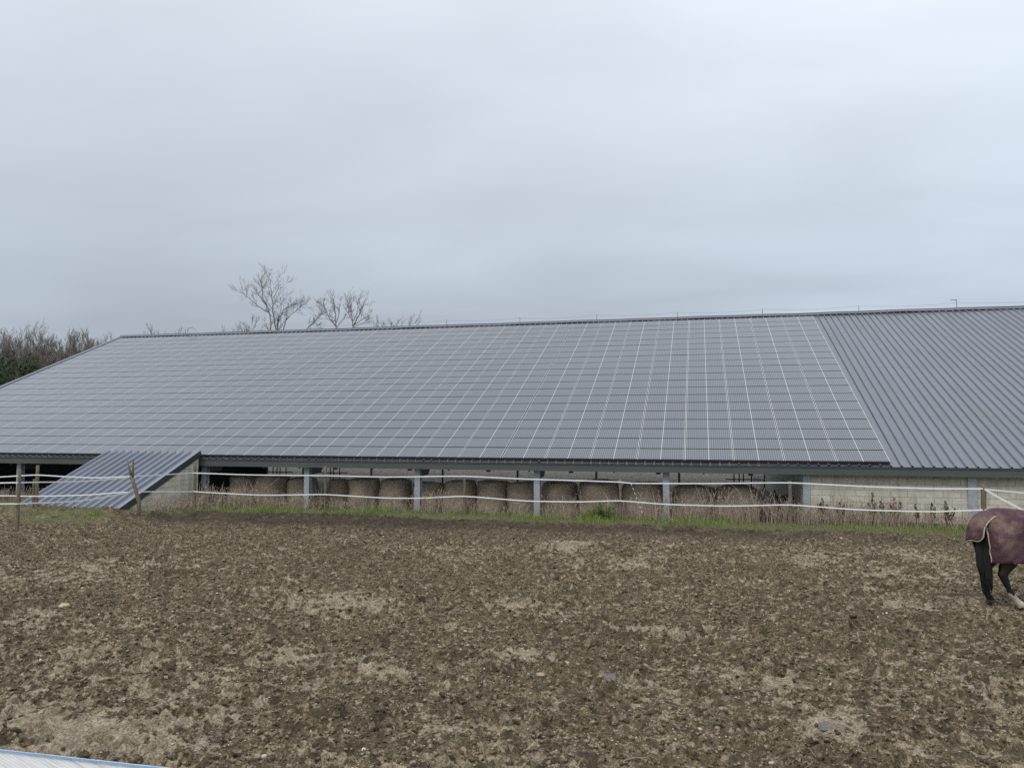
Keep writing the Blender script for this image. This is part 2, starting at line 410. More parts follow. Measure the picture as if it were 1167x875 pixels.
def gz(x, y):
    i = min(max(np.searchsorted(xs, x)-1, 0), nx-2); j = min(max(np.searchsorted(ys, y)-1, 0), ny-2)
    tx = (x-xs[i])/(xs[i+1]-xs[i]); ty = (y-ys[j])/(ys[j+1]-ys[j])
    return float((Z[j,i]*(1-tx)+Z[j,i+1]*tx)*(1-ty) + (Z[j+1,i]*(1-tx)+Z[j+1,i+1]*tx)*ty)
def gzv(x, y):
    i = np.clip(np.searchsorted(xs, x)-1, 0, nx-2); j = np.clip(np.searchsorted(ys, y)-1, 0, ny-2)
    tx = (x-xs[i])/(xs[i+1]-xs[i]); ty = (y-ys[j])/(ys[j+1]-ys[j])
    return (Z[j,i]*(1-tx)+Z[j,i+1]*tx)*(1-ty) + (Z[j+1,i]*(1-tx)+Z[j+1,i+1]*tx)*ty

# puddles: small sheets of standing water
for k, (px, py, w, d_) in enumerate([(701,770,.13,.12),(945,829,.10,.08),(797,769,.10,.09),(712,776,.05,.05),(825,797,.07,.06),(216,792,.07,.08),(98,806,.06,.06),(1105,770,.10,.08)]):
    c = on_z(px, py); i0, i1 = np.searchsorted(xs, [c[0]-w, c[0]+w]); j0, j1 = np.searchsorted(ys, [c[1]-d_*1.6, c[1]+d_*1.6])
    z = float(np.percentile(Z[j0:j1+1, i0:i1+1], 62))
    vs = [(0, 0, 0)]; nseg = 26
    for j in range(nseg):
        t = 2*math.pi*j/nseg; q = 1 + .28*math.sin(2*t+k) + .18*math.sin(3*t+2*k) + .1*math.sin(5*t)
        vs.append((w*q*math.cos(t), d_*1.6*q*math.sin(t), 0))
    b = MB(); b.add(vs, [(0, 1+j, 1+(j+1) % nseg) for j in range(nseg)])
    o = b.build('puddle', M['puddle']); o.location = (c[0], c[1], z); tag(o, kind='structure')

# ---- clods, pebbles, straw lying on the mud (uncountable)
def in_view_pts(n, y0, y1, pw_=1.0):
    y = y0 + (y1-y0)*rng.random(n)**pw_
    x = rng.uniform(-1.13*y-.8, .42*y+.6); return x, y
ico_v = []; ico_f = []
_b = bmesh.new(); bmesh.ops.create_icosphere(_b, subdivisions=1, radius=1.0)
_b.verts.ensure_lookup_table(); ICV = np.array([v.co[:] for v in _b.verts]); ICF = np.array([[v.index for v in f.verts] for f in _b.faces])
bmesh.ops.subdivide_edges(_b, edges=_b.edges[:], cuts=1, use_grid_fill=True); _b.free()
def lumps(name, x, y, s, flat, mat, sink=.3, jit=.3, smooth=True):
    n = len(x); k = len(ICV)
    V = np.repeat(ICV[None], n, 0)*(1+rng.uniform(-jit, jit, (n, k, 1)))
    a = rng.uniform(0, 2*np.pi, n); ca, sa = np.cos(a)[:, None], np.sin(a)[:, None]
    sx = s*rng.uniform(.7, 1.5, n); sy = s*rng.uniform(.7, 1.2, n); sz = s*flat*rng.uniform(.7, 1.3, n)
    vx = V[..., 0]*sx[:, None]; vy = V[..., 1]*sy[:, None]; vz = V[..., 2]*sz[:, None]
    P = np.stack([vx*ca-vy*sa + x[:, None], vx*sa+vy*ca + y[:, None], vz + (gzv(x, y)+sz*(1-2*sink))[:, None]], -1)
    Fc = (ICF[None] + (np.arange(n)*k)[:, None, None]).reshape(-1, 3)
    return link(name, np_mesh(name, P.reshape(-1, 3), Fc, smooth), mat)
def keep(x, y, maxs):
    s_, g_, f_, d_ = masks(x, y); k = (s_ < maxs) & (g_ < .5) & (d_ < .35); return x[k], y[k]
x, y = keep(*in_view_pts(80000, 5.0, 22.6, 1.15), .8)
o = lumps('mud_clods', x, y, rng.uniform(.007, .026, len(x))*(1+.9*(rng.random(len(x)) < .07)), .7, M['clod'], .32, .42, False); tag(o, kind='stuff')
x, y = keep(*in_view_pts(11500, 5.0, 22.0, 1.0), .95)
o = lumps('pebbles', x, y, rng.uniform(.0045, .0115, len(x))*(1+1.2*(rng.random(len(x)) < .05)), .7, M['pebble'], .2, .2); tag(o, kind='stuff')

def blades(name, x, y, h, w, lean, mat, segs=2, z=None):
    """tapered grass blades / straws, one mesh"""
    n = len(x); z = gzv(x, y) if z is None else z
    a = rng.uniform(0, 2*np.pi, n); b = rng.uniform(0, 2*np.pi, n)
    sd = np.stack([np.cos(a), np.sin(a), np.zeros(n)], -1); ln = np.stack([np.cos(b), np.sin(b), np.zeros(n)], -1)
    base = np.stack([x, y, z-.01], -1); rows = []
    for i in range(segs+1):
        t = i/segs; c = base + ln*(lean*h*t*t)[:, None]; c = c.copy(); c[:, 2] += h*t*(1-.25*lean*t)
        ww = w*(1-.85*t)
        rows += [c - sd*ww[:, None]/2, c + sd*ww[:, None]/2]
    V = np.stack(rows, 1); k = 2*(segs+1)
    Fc = np.concatenate([np.array([[2*i, 2*i+1, 2*i+3, 2*i+2]]) + (np.arange(n)*k)[:, None] for i in range(segs)])
    return link(name, np_mesh(name, V.reshape(-1, 3), Fc), mat)
n = 120000; x = rng.uniform(-33, 13, n); y = rng.uniform(18, 25.0, n)
s_, g_, f_, d_ = masks(x, y); dens = g_*np.clip(.50+1.7*pn(x*.8, y*.8)+.9*pn(x*3, y*3), .04, 1)
k = (rng.random(n) < dens) & (x < .42*y+.8); x, y = x[k], y[k]
tall = .045 + .17*sstep(-17, -14, x)*sstep(3, -3, x)*np.clip(.2+1.6*pn(x*1.3, y*.2+70), 0, 1) + .10*np.clip(.45+pn(x*1.1+9, y*1.1), 0, 1)*sstep(20, 23, y) + .02*rng.random(len(x)) + .12*sstep(.25, .5, pn(x*.9+31, y*.9))
o = blades('grass', x, y, tall*rng.uniform(.6, 1.4, len(x)), rng.uniform(.008, .02, len(x)), rng.uniform(.1, .8, len(x)), M['grass']); tag(o, kind='stuff')
# short straws and dead stalks trodden into the mud
n = 9000; x, y = in_view_pts(n, 5.2, 22.5, 1.1); x, y = keep(x, y, .95); n = len(x)
a = rng.uniform(0, 2*np.pi, n); L = rng.uniform(.02, .09, n); w = rng.uniform(.002, .005, n)
d1 = np.stack([np.cos(a), np.sin(a), rng.uniform(-.1, .25, n)], -1); s1 = np.stack([-np.sin(a), np.cos(a), np.zeros(n)], -1)
c = np.stack([x, y, gzv(x, y)+.008], -1)
V = np.stack([c-d1*L[:,None]-s1*w[:,None], c-d1*L[:,None]+s1*w[:,None], c+d1*L[:,None]+s1*w[:,None], c+d1*L[:,None]-s1*w[:,None]], 1)
o = link('straw_litter', np_mesh('straw_litter', V.reshape(-1, 3), np.arange(4*n).reshape(n, 4)), M['straw']); tag(o, kind='stuff')

# ---- dry weeds in front of bales and wall
def weeds(name, mat):
    P = []; Q = []
    spans = [(-31,-22.6,24.0,25.0,.55,2.0),(-17.8,-17.0,21.6,24.2,.45,2.6),(-17.6,-15.2,24.0,24.9,.85,3.0),(-15.2,-12.6,24.0,24.9,.55,1.6),(-12.6,-9.6,24.1,24.9,.42,1.4),
             (-9.4,-8.0,23.9,24.8,.72,2.6),(-8.0,-5.6,24.0,24.8,.42,1.5),(-5.2,-3.2,24.0,24.8,.7,1.5),(-3.2,-1.2,24.0,24.8,.75,2.2),(-1.2,2.2,24.0,24.8,.80,3.0),(2.0,5.6,23.9,25.0,.72,4.2),(5.6,8.6,23.9,25.0,.55,2.4),(-19.5,-16,23.0,24.0,.4,1.0)]
    quad = []
    def rib(p0, p1, w0, w1):
        d = p1-p0; s = np.cross(d, rng.normal(size=3)); s /= np.linalg.norm(s)+1e-9
        quad.append((p0-s*w0, p0+s*w0, p1+s*w1, p1-s*w1))
    for (x0, x1, y0, y1, h, dn) in spans:
        for _ in range(int((x1-x0)*(y1-y0)*74*dn)):
            xx = rng.uniform(x0, x1); yy = rng.uniform(y0, y1)
            cl = .5+1.1*pn(np.array([xx*1.7]), np.array([yy*1.7+20.]))[0]
            if rng.random() > cl+.25: continue
            H = h*rng.uniform(.35, 1.15)*(.65+.6*max(cl, 0)); ld = rng.normal(size=2)*.24
            p = np.array([xx, yy, gz(xx, yy)-.02]); pts = [p]
            for t in (.4, .75, 1.0):
                pts.append(p + np.array([ld[0]*H*t*t, ld[1]*H*t*t, H*t]) + np.array([*rng.normal(size=2)*.012, 0]))
            ws = [.006, .005, .004, .002]
            for i in range(3): rib(pts[i], pts[i+1], ws[i], ws[i+1])
            for _k in range(rng.integers(3, 8)):
                t = rng.uniform(.35, 1.0); i = 1 if t < .75 else 2
                q = pts[i] + (pts[i+1]-pts[i])*rng.random()
                rib(q, q + np.array([*rng.normal(size=2)*.035, rng.uniform(.03, .10)]), .005, .002)
    V = np.array(quad).reshape(-1, 3); m = len(quad)
    return link(name, np_mesh(name, V, np.arange(4*m).reshape(m, 4)), mat)
o = weeds('dry_weeds', M['weed']); tag(o, kind='stuff')

# ------------------------------------------------------------------ barn
barn = empty('barn', (0, DE, 0)); tag(barn, 'long low barn with a solar panelled roof, part plain grey ribbed metal, part block wall', 'barn')
def bpart(mb, name, mat, smooth=False, parent=barn):
    mb.v = [(v[0], v[1]-DE, v[2]) for v in mb.v]
    return mb.build(name, mat, parent, smooth)
XL, XR = -35.55, 22.0
SL = 17.23; RY = DE + SL*CA
def roofp(x, s, off): return (x, DE + s*CA - off*SN, PZ0 + s*SN + off*CA)
OFF = -.115
def ribsheet(x0, x1, s0, s1, pitch, hgt, base, top, off, back=False):
    prof = []; x = x0
    while x < x1-1e-6:
        prof += [(x, 0), (x+pitch-base-.0, 0), (x+pitch-base/2-top/2, hgt), (x+pitch-base/2+top/2, hgt)]
        x += pitch
    prof.append((x, 0)); n = len(prof); mb = MB(); vs = []
    for s in (s0, s1):
        for (px, h) in prof:
            p = roofp(px, s, off+h)
            if back: p = (p[0], 2*RY-p[1], p[2])
            vs.append(p)
    for s in (s0, s1):                      # underside, 12 mm below
        for (px, h) in prof:
            p = roofp(px, s, off+h-.012)
            if back: p = (p[0], 2*RY-p[1], p[2])
            vs.append(p)
    fs = []
    for j in range(n-1):
        fs.append((j, j+1, n+j+1, n+j)); fs.append((2*n+j, 3*n+j, 3*n+j+1, 2*n+j+1)); fs.append((j, 2*n+j, 2*n+j+1, j+1)); fs.append((n+j, n+j+1, 3*n+j+1, 3*n+j))
    mb.add(vs, fs); return mb
bpart(ribsheet(XL, XR, -.12, SL, .2893, .052, .080, .026, OFF), 'roof_sheet', M['roof'])
# ridge cap
mb = MB()
for sgn in (0, 1):
    pr = [(SL-.16, -.045), (SL+.02, .0)]
    nseg = 60
    for i in range(nseg):
        xa = XL-.03 + (XR-XL+.06)*i/nseg; xb = XL-.03 + (XR-XL+.06)*(i+1)/nseg
        q = []
        for xx, t in ((xa, i), (xb, i+1)):
            wv = .012*math.sin(t*1.9)+.01*math.sin(t*.7)
            for s_, of in pr:
                p = roofp(xx, s_, of+wv); p = (p[0], 2*RY-p[1], p[2]) if sgn else p
                q.append(p)
        low = [(a, b, c-.02) for a, b, c in q]
        mb.add(q+low, [(0,1,3,2), (4,6,7,5), (0,2,6,4), (1,5,7,3)] if i not in (0, nseg-1) else [(0,1,3,2),(4,6,7,5),(0,2,6,4),(1,5,7,3),(0,4,5,1),(2,3,7,6)])
bpart(mb, 'ridge_cap', M['roof'])
# verge trim on the left gable, both slopes
mb = MB()
for back in (False,):
    a = [roofp(XL-.10, s, o_) for s in (-.15, SL) for o_ in (OFF-.16, OFF+.07)] + [roofp(XL+.14, s, o_) for s in (-.15, SL) for o_ in (OFF-.16, OFF+.07)]
    if back: a = [(p[0], 2*RY-p[1], p[2]) for p in a]
    mb.add(a, [(0,1,3,2), (4,6,7,5), (1,5,7,3), (0,2,6,4), (0,4,5,1), (2,3,7,6)])
bpart(mb, 'verge_trim', M['roof'])
mb = MB(); a = [roofp(XL+.155, s, o_) for s in (-.1, SL-.3) for o_ in (OFF, OFF+.055)] + [roofp(XL+.20, s, o_) for s in (-.1, SL-.3) for o_ in (OFF, OFF+.055)]
mb.add(a, [(0,1,3,2), (4,6,7,5), (1,5,7,3), (0,2,6,4), (0,4,5,1), (2,3,7,6)]); bpart(mb, 'verge_rib', M['trim'])
# solar panels: 27 columns x 20 rows; the 100 nearest as parts, the rest as one mesh
PX1, PW, PHs, GX, GY, PT = 5.48, 1.5, .829, .028, .026, .038
w, h = PW-GX, PHs-GY
pv = []
for off in (0, -PT):
    pv += [(0, 0, off), (w, 0, off), (w, h*CA, h*SN+off), (0, h*CA, h*SN+off)]
def panel_verts(c, r_):
    x0 = PX1 - PW*(c+1) + GX - (.012 if c >= 8 else 0); s0 = .0 + r_*PHs
    return np.array([x0, s0*CA, PZ0 + s0*SN])
pf = [(0,1,2,3), (4,7,6,5), (0,4,5,1), (1,5,6,2), (2,6,7,3), (3,7,4,0)]
pm = bpy.data.meshes.new('solar_panel'); pm.from_pydata(pv, [], pf)
pm.materials.append(M['panel']); pm.materials.append(M['panel_frame'])
for i, p in enumerate(pm.polygons): p.material_index = 0 if i == 0 else 1
uvl = pm.uv_layers.new(name='UVMap')
for i, uvv in enumerate([(0,0),(1,0),(1,1),(0,1)]): uvl.data[i].uv = uvv
allp = [(c, r_) for c in range(27) for r_ in range(20)]
def shown(cr):
    p = panel_verts(*cr); px = np.array([p[0]+.7, p[1]+DE, p[2]]) - CP; return px @ px
allp.sort(key=shown)
for k, cr in enumerate(allp[:100]):
    o = bpy.data.objects.new('solar_panel', pm); COL.objects.link(o); o.parent = barn
    o.location = panel_verts(*cr) + np.array([0, 0, rng.uniform(-.0012, .0012)])
    o.rotation_euler = (rng.normal()*.0012, rng.normal()*.0012, 0)
Vr = []; 
for cr in allp[100:]:
    q = np.array(pv) + panel_verts(*cr); q[:, 2] += rng.normal()*.0008 + rng.normal()*.0011*(q[:, 0]-q[0, 0]) + rng.normal()*.0011*(q[:, 1]-q[0, 1]); Vr.append(q)
Vr = np.concatenate(Vr); nr = len(allp)-100
Fr = (np.array(pf)[None] + (np.arange(nr)*8)[:, None, None]).reshape(-1, 4)
rm = np_mesh('solar_panels', Vr, Fr); rm.materials.append(M['panel']); rm.materials.append(M['panel_frame'])
mi = np.ones(nr*6, dtype=np.int32); mi[::6] = 0; rm.polygons.foreach_set('material_index', mi)
uvl = rm.uv_layers.new(name='UVMap'); uva = np.zeros((nr*6, 4, 2), dtype=np.float32); uva[::6] = [(0,0),(1,0),(1,1),(0,1)]
uvl.data.foreach_set('uv', uva.ravel())
o = bpy.data.objects.new('solar_panels', rm); COL.objects.link(o); o.parent = barn; tag(o, kind='stuff')
# mounting rail under the lowest panel edge
mb = MB(); mb.box(-35.1, 5.46, DE+.03, DE+.10, PZ0-.098, PZ0-.041); bpart(mb, 'mounting_rail', M['panel_frame'])
# eave beam, gutter lip, brackets
BZ0, BZ1 = 1.41, 1.655
mb = MB(); mb.box(XL, XR, DE-.02, DE+.16, BZ0, BZ1); bpart(mb, 'eave_beam', M['beam'])
mb = MB(); mb.box(XL, XR, DE-.045, DE-.021, BZ1-.03, BZ1+.012); bpart(mb, 'gutter_lip', M['beam'])
cols = [3.15-4.25*k for k in range(9)][::-1] + [7.72, 12.1, 16.5, 20.9]
mb = MB()
x = -34.0
k = 0
while x < 3:
    wd = .07 if k % 2 else .02
    mb = MB(); mb.box(x-wd, x+wd, DE+.17, DE+.25, BZ0-.07 if k % 2 else BZ0-.05, BZ1); x += 1.42; k += 1
    bpart(mb, 'gutter_bracket', M['dark_steel'])
# rear beam under the high edge of the roof
mb = MB(); mb.box(XL+.2, XR-.2, RY-.35, RY-.2, PZ0+SL*SN-.75, PZ0+SL*SN-.42); bpart(mb, 'rear_beam', M['dark_steel'])
# columns, haunched rafters
for i, cx in enumerate(cols):
    mb = MB()
    if cx > 3.5:
        mb.box(cx-.115, cx+.115, DE+.215, DE+.30, -.4, BZ0-.002)
    else:
        mb.box(cx-.10, cx+.10, DE+.25, DE+.268, -.5, BZ0-.002); mb.box(cx-.006, cx+.006, DE+.268, DE+.43, -.5, BZ0+.1); mb.box(cx-.10, cx+.10, DE+.43, DE+.448, -.5, BZ0+.1)
    bpart(mb, 'column', M['galv'])
    mb = MB()
    y0 = DE+.46; zb = BZ0-.28; yh = DE+2.0; ye = RY
    def zt(yy): return PZ0 + (yy-DE)*TA - .30
    pts = [(y0, zb), (y0+.75, zb+.02), (yh, zt(yh)-.26), (ye, zt(ye)-.26), (ye, zt(ye)), (y0, zt(y0))]
    vs = [(cx+sx*.06, py, pz) for sx in (-1, 1) for (py, pz) in pts]; n6 = 6
    mb.add(vs, [tuple(range(5, -1, -1)), tuple(range(6, 12))] + [(j, (j+1) % 6, 6+(j+1) % 6, 6+j) for j in range(6)])
    if cx < 3.5:
        bpart(mb, 'rafter', M['dark_steel'])
        mb = MB(); mb.box(cx-.055, cx+.055, RY-.58, RY-.38, -.6, PZ0+SL*SN-.76); bpart(mb, 'column', M['galv'])
# concrete block walls of the closed bays, and the gable on the far left
mb = MB(); mb.box(3.25, XR, DE+.30, DE+.50, -.5, BZ0+.02); bpart(mb, 'block_wall', M['block_x'])
mb = MB(); pp = [(DE+.5, -.6), (RY-.6, -.6), (RY-.6, PZ0+SL*SN-.85), (DE+.5, 1.55)]
mb.add([(xx, a, b) for xx in (3.06, 3.24) for a, b in pp], [(3,2,1,0), (4,5,6,7)] + [(j, (j+1) % 4, 4+(j+1) % 4, 4+j) for j in range(4)]); bpart(mb, 'partition_wall', M['block_y'])
mb = MB(); mb.box(3.25, XR, RY-.5, RY-.3, -.5, PZ0+SL*SN-.8); bpart(mb, 'block_wall', M['block_x'])
mb = MB()
gp = [(DE+.1, -.6), (RY-.1, -.6), (RY-.1, PZ0+SL*SN-.4), (DE+.6, 1.75), (DE+.1, 1.5)]
for dx in (0,):
    vs = [(xx, a, b) for xx in (XL+.02, XL+.12) for a, b in gp]
    mb.add(vs, [(4,3,2,1,0), (5,6,7,8,9)] + [(j, (j+1) % 5, 5+(j+1) % 5, 5+j) for j in range(5)])
bpart(mb, 'gable_wall', M['trim'])
mb = MB(); mb.box(XL+.5, -19.0, DE+6.0, DE+6.12, -.6, 2.3); bpart(mb, 'inner_partition', M['dark_steel'])
# safety line along the ridge
rz = PZ0 + SL*SN
for cx in cols:
    mb = MB(); hgt = .42 if abs(cx-12.1) < .2 else .27
    mb.box(cx-.009, cx+.009, RY-.009, RY+.009, rz-.05, rz+hgt)
    if abs(cx-12.1) < .2: mb.box(cx-.26, cx-.0095, RY-.006, RY+.006, rz+.37, rz+.395)
    bpart(mb, 'safety_post', M['dark_steel'])
pts = []
for a, b in zip(cols[2:-1], cols[3:]):
    for t in np.linspace(0, 1, 6)[:-1]: pts.append((a+(b-a)*t, RY, rz+.25-.09*4*t*(1-t)))
pts.append((cols[-1], RY, rz+.25))
mb = MB(); mb.tube(pts, .0035, 4); bpart(mb, 'safety_cable', M['dark_steel'])
mb = MB(); cx = -30.6; mb.tube([(cx, RY-.1, rz-.05), (cx, RY-.1, rz+.3), (cx+.35, RY-.1, rz+.36), (cx+.5, RY-.1, rz+.2)], .03, 6); bpart(mb, 'vent_pipe', M['galv'])

# ------------------------------------------------------------------ lean-to
LX0, LX1 = -22.03, -18.02
lean = empty('lean_to', ((LX0+LX1)/2, 22.9, 0)); tag(lean, 'low lean-to of grey ribbed roofing sloping from the barn eave down to grassy ground', 'lean-to')
ox, oy = lean.location.x, lean.location.y
def lpart(mb, name, mat): mb.v = [(v[0]-ox, v[1]-oy, v[2]) for v in mb.v]; return mb.build(name, mat, lean)
def leanp(x, yy, off=0): return (x, yy - off*SN, 1.90 + (yy-24.8)*TA + off*CA)
mb = MB(); prof = []; pitch = .3225; x = LX0
for i in range(12):
    prof += [(x, .075), (x+.05, .075), (x+.066, 0), (x+pitch-.05, 0)]; x += pitch
prof += [(x, .066), (x+.13, .066)]
n = len(prof); vs = []
YT, YB = 24.84, 20.85
for o_ in (0, -.012):
    for yy in (YB, YT): vs += [leanp(px, yy, hh+o_) for px, hh in prof]
fs = []
for j in range(n-1): fs += [(j, j+1, n+j+1, n+j), (2*n+j, 3*n+j, 3*n+j+1, 2*n+j+1), (j, 2*n+j, 2*n+j+1, j+1), (n+j, n+j+1, 3*n+j+1, 3*n+j)]
mb.add(vs, fs); lpart(mb, 'roof_sheet', M['lean_roof'])
mb = MB(); xa = x+.131
a = [leanp(xx, yy, oo) for xx in (xa, xa+.02) for yy in (YB, YT) for oo in (-.15, .07)]
mb.add(a, [(0,1,3,2), (4,6,7,5), (1,5,7,3), (0,2,6,4), (0,4,5,1), (2,3,7,6)]); lpart(mb, 'edge_trim', M['trim'])
def wedge(x0, x1):
    yb, yt = 21.3, 24.75; zz = lambda yy: 1.90 + (yy-24.8)*TA - .16
    pts = [(yb, -.4), (yt, -.4), (yt, zz(yt)), (yb, zz(yb))]
    m_ = MB(); m_.add([(xx, a, b) for xx in (x0, x1) for a, b in pts], [(3,2,1,0), (4,5,6,7)] + [(j, (j+1) % 4, 4+(j+1) % 4, 4+j) for j in range(4)]); return m_
lpart(wedge(xa-.20, xa-.02), 'block_wall', M['block_y']); lpart(wedge(LX0+.05, LX0+.23), 'block_wall', M['block_y'])

# ------------------------------------------------------------------ hay bales
bl = [(-18.0+.3,-16.5,'leftmost hay bale of the row, half hidden by tall dry weeds'),
      (-17.38+.9,-15.2,'brown round hay bale standing second from the left end of the row'),
      (-15.15,-13.95,'round hay bale left of a galvanised column with a dark haunch, third in the row'),
      (-13.55,-12.75,'narrow looking hay bale, fourth in the row, left of a thin wooden post'),
      (-12.65,-11.45,'pale round hay bale right of the thin wooden post, fifth in the row'),
      (-11.42,-10.2,'round hay bale standing sixth from the left under the eave'),
      (-10.16,-9.0,'round hay bale with torn top behind a galvanised column, seventh in the row'),
      (-8.95,-7.75,'weed covered hay bale left of the middle wooden post, eighth in the row'),
      (-7.72,-6.58,'clean dark edged hay bale right of the middle wooden post, ninth in the row'),
      (-6.54,-5.45,'round hay bale whose right edge is cut by a galvanised column, tenth in the row'),
      (-5.42,-4.14,'round hay bale with one pale dry stalk in front, eleventh in the row'),
      (-4.08,-2.70,'broad hay bale behind the bright green shrub'),
      (-2.6,-1.1,'dark hay bale behind tall straw, left of the rightmost free standing galvanised column'),
      (-1.0,.41,'domed hay bale second from the right end, veiled by dry grass'),
      (.43,1.80,'rightmost hay bale of the row, domed and veiled by dry grass, beside the clutter')]
def bale_mesh(r, h, seed):
    nr, nz = 40, 16; rows = []; random.seed(seed); o3 = Vector((seed*3.7, seed*1.3, 0)); dome = .10 if seed >= 12 else .03
    prof = [(0, 0)] + [(r*(.93+.07*math.sin(math.pi*min(1, max(0, t))) ), t*h) for t in np.linspace(0, 1, nz)]
    prof += [(r*.86, h+.03+dome*.3), (r*.6, h+.04+dome*.7), (r*.3, h+.05+dome), (0.001, h+.05+dome)]
    V = []
    for (rr, zz) in prof:
        for j in range(nr):
            t = 2*math.pi*j/nr; p = Vector((math.cos(t)*rr, math.sin(t)*rr, zz))
            nn = mnoise.noise(p*1.7+o3)*.10 + mnoise.noise(p*5+o3)*.035 + mnoise.noise(p*14+o3)*.018
            k = 1 + (nn/max(rr, .2)); V.append((p.x*k, p.y*k, max(0, zz + nn*.5*(zz > .1))))
    Fs = []
    for i in range(len(prof)-1):
        for j in range(nr): Fs.append((i*nr+j, i*nr+(j+1) % nr, (i+1)*nr+(j+1) % nr, (i+1)*nr+j))
    me = bpy.data.meshes.new('hay_bale'); me.from_pydata(V, [], Fs); me.polygons.foreach_set('use_smooth', [True]*len(Fs)); me.update(); return me
for i, (a, b, lab) in enumerate(bl):
    r = (b-a)/2*(1.02 if b-a > 1.0 else 1.0); yy = 26.25 + rng.uniform(-.06, .06) + (.25 if b-a < 1 else 0)
    o = link('hay_bale', bale_mesh(max(r, .52), [1.2,1.2,1.19,1.15,1.22,1.2,1.14,1.22,1.22,1.2,1.24,1.24,1.18,1.14,1.10][i], i), M['hay'])
    o.location = ((a+b)/2, yy, gz((a+b)/2, yy)-.04); o.rotation_euler = (rng.normal()*.03, rng.normal()*.035, rng.uniform(0, 6))
    tag(o, lab, 'hay bale', 'round hay bales under the barn eave')

# clutter in the barn beside the last bale
gzv_ = gz(2.2, 27.0)
cone = empty('traffic_cone', (2.38, 27.1, gzv_+.52)); tag(cone, 'faded red pointed cone standing on a black tyre pile behind the fence', 'cone')
mb = MB(); mb.tube([(0,0,.04),(0,0,.28),(0,0,.52)], [.15,.08,.02], 16); mb.build('cone_body', M['red'], cone, False)
mb = MB(); mb.box(-.2,.2,-.2,.2,0,.04); mb.build('cone_base', M['red'], cone)
def tyre(loc, rot, lab):
    mb = MB(); n1, n2 = 28, 10; vs = []; fs = []
    for i in range(n1):
        for j in range(n2):
            a = 2*math.pi*i/n1; b = 2*math.pi*j/n2; rr = .27 + .10*math.cos(b); vs.append((rr*math.cos(a), rr*math.sin(a), .10*math.sin(b)+.10))
    for i in range(n1):
        for j in range(n2): fs.append((i*n2+j, ((i+1) % n1)*n2+j, ((i+1) % n1)*n2+(j+1) % n2, i*n2+(j+1) % n2))
    mb.add(vs, fs); o = mb.build('tyre', M['black'], None, True); o.location = loc; o.rotation_euler = rot; tag(o, lab, 'tyre', 'black tyres beside the hay bales')
for q in range(3): tyre((2.42+.03*q, 27.1, gzv_-.03+.185*q), (.03*q, 0, q), ['bottom black tyre of the pile under the red cone','middle black tyre of the pile under the red cone','top black tyre of the pile, right under the red cone'][q])
tyre((2.05, 26.7, gzv_+.02), (R(68), 0, R(20)), 'black tyre leaning against the rightmost hay bale')
box = empty('storage_crate', (2.85, 28.2, gz(2.85, 28.2)-.02)); tag(box, 'dark teal plastic crate behind the wooden fence post near the block wall', 'crate')
mb = MB()
for (a0, a1, b0, b1, z0, z1) in ((-.45,.45,-.3,.3,0,.05),(-.45,.45,-.3,-.26,.05,.72),(-.45,.45,.26,.3,.05,.72),(-.45,-.41,-.26,.26,.05,.72),(.41,.45,-.26,.26,.05,.72)): mb.box(a0,a1,b0,b1,z0,z1)
mb.build('crate_body', M['teal'], box)
mb = MB(); mb.box(-.48,.48,-.33,.33,.72,.80); mb.build('lid', M['teal'], box)
# vertical steel feed-barrier bars far inside the barn
for gi, (px, lab) in enumerate([(319,'dark feed barrier bars deep in the barn, left of the weedy bales'),(380,'dark feed barrier bars deep in the barn, right of the column with a haunch'),(847,'three dark feed barrier bars deep in the barn above the rightmost bale'),(889,'dark feed barrier bars deep in the barn, left of the block wall')]):
    c = on_y(px, 540, 40.0); e = empty('feed_barrier', (c[0], 40.0, -.35)); tag(e, lab, 'barrier', 'feed barriers inside the barn')
    for q in (-.45, -.2, .0, .38) if gi != 3 else (-.75, -.4, -.1, .15, .45, .7):
        mb = MB(); mb.tube([(q, 0, 0), (q+.02, 0, 2.5)], .03, 6); mb.build('bar', M['dark_steel'], e)
    mb = MB(); mb.box(-.85, .85, -.03, .03, .55, .60); mb.build('rail', M['dark_steel'], e)

# ------------------------------------------------------------------ paddock fence
posts = [((22,535),17.1,.045,(19,607),'thin dark wooden post nearest of the two at the far left, standing in mud'),
         ((43,530),20.5,.055,None,'paler double wooden post at the left, standing in grass beside the lean-to'),
         ((222.5,527),23.2,.05,None,'pale wooden post at the corner of the lean-to block wall'),
         ((371,531),24.0,.045,None,'thin wooden post between two hay bales, right of the column with a haunch'),
         ((529.5,540),24.0,.045,None,'short middle wooden fence post between the eighth and ninth bales'),
         ((707,546),23.9,.045,None,'wooden fence post right of the bright green shrub'),
         ((900,548),23.8,.05,None,'wooden fence post in front of the dark clutter beside the block wall'),
         ((1120.5,551),22.5,.065,None,'thick wooden fence post in front of the block wall behind the horse')]
FP = {}
def wob_post(h, r, seed, lean_=(0, 0)):
    mb = MB(); random.seed(seed); n = 8; pts = []; rad = []
    for i in range(n):
        t = i/(n-1); pts.append((lean_[0]*t + random.uniform(-.008,.008), lean_[1]*t + random.uniform(-.008,.008), -.25 + (h+.25)*t)); rad.append(r*(1.08-.16*t)*random.uniform(.93, 1.07))
    mb.tube(pts, rad, 9); return mb
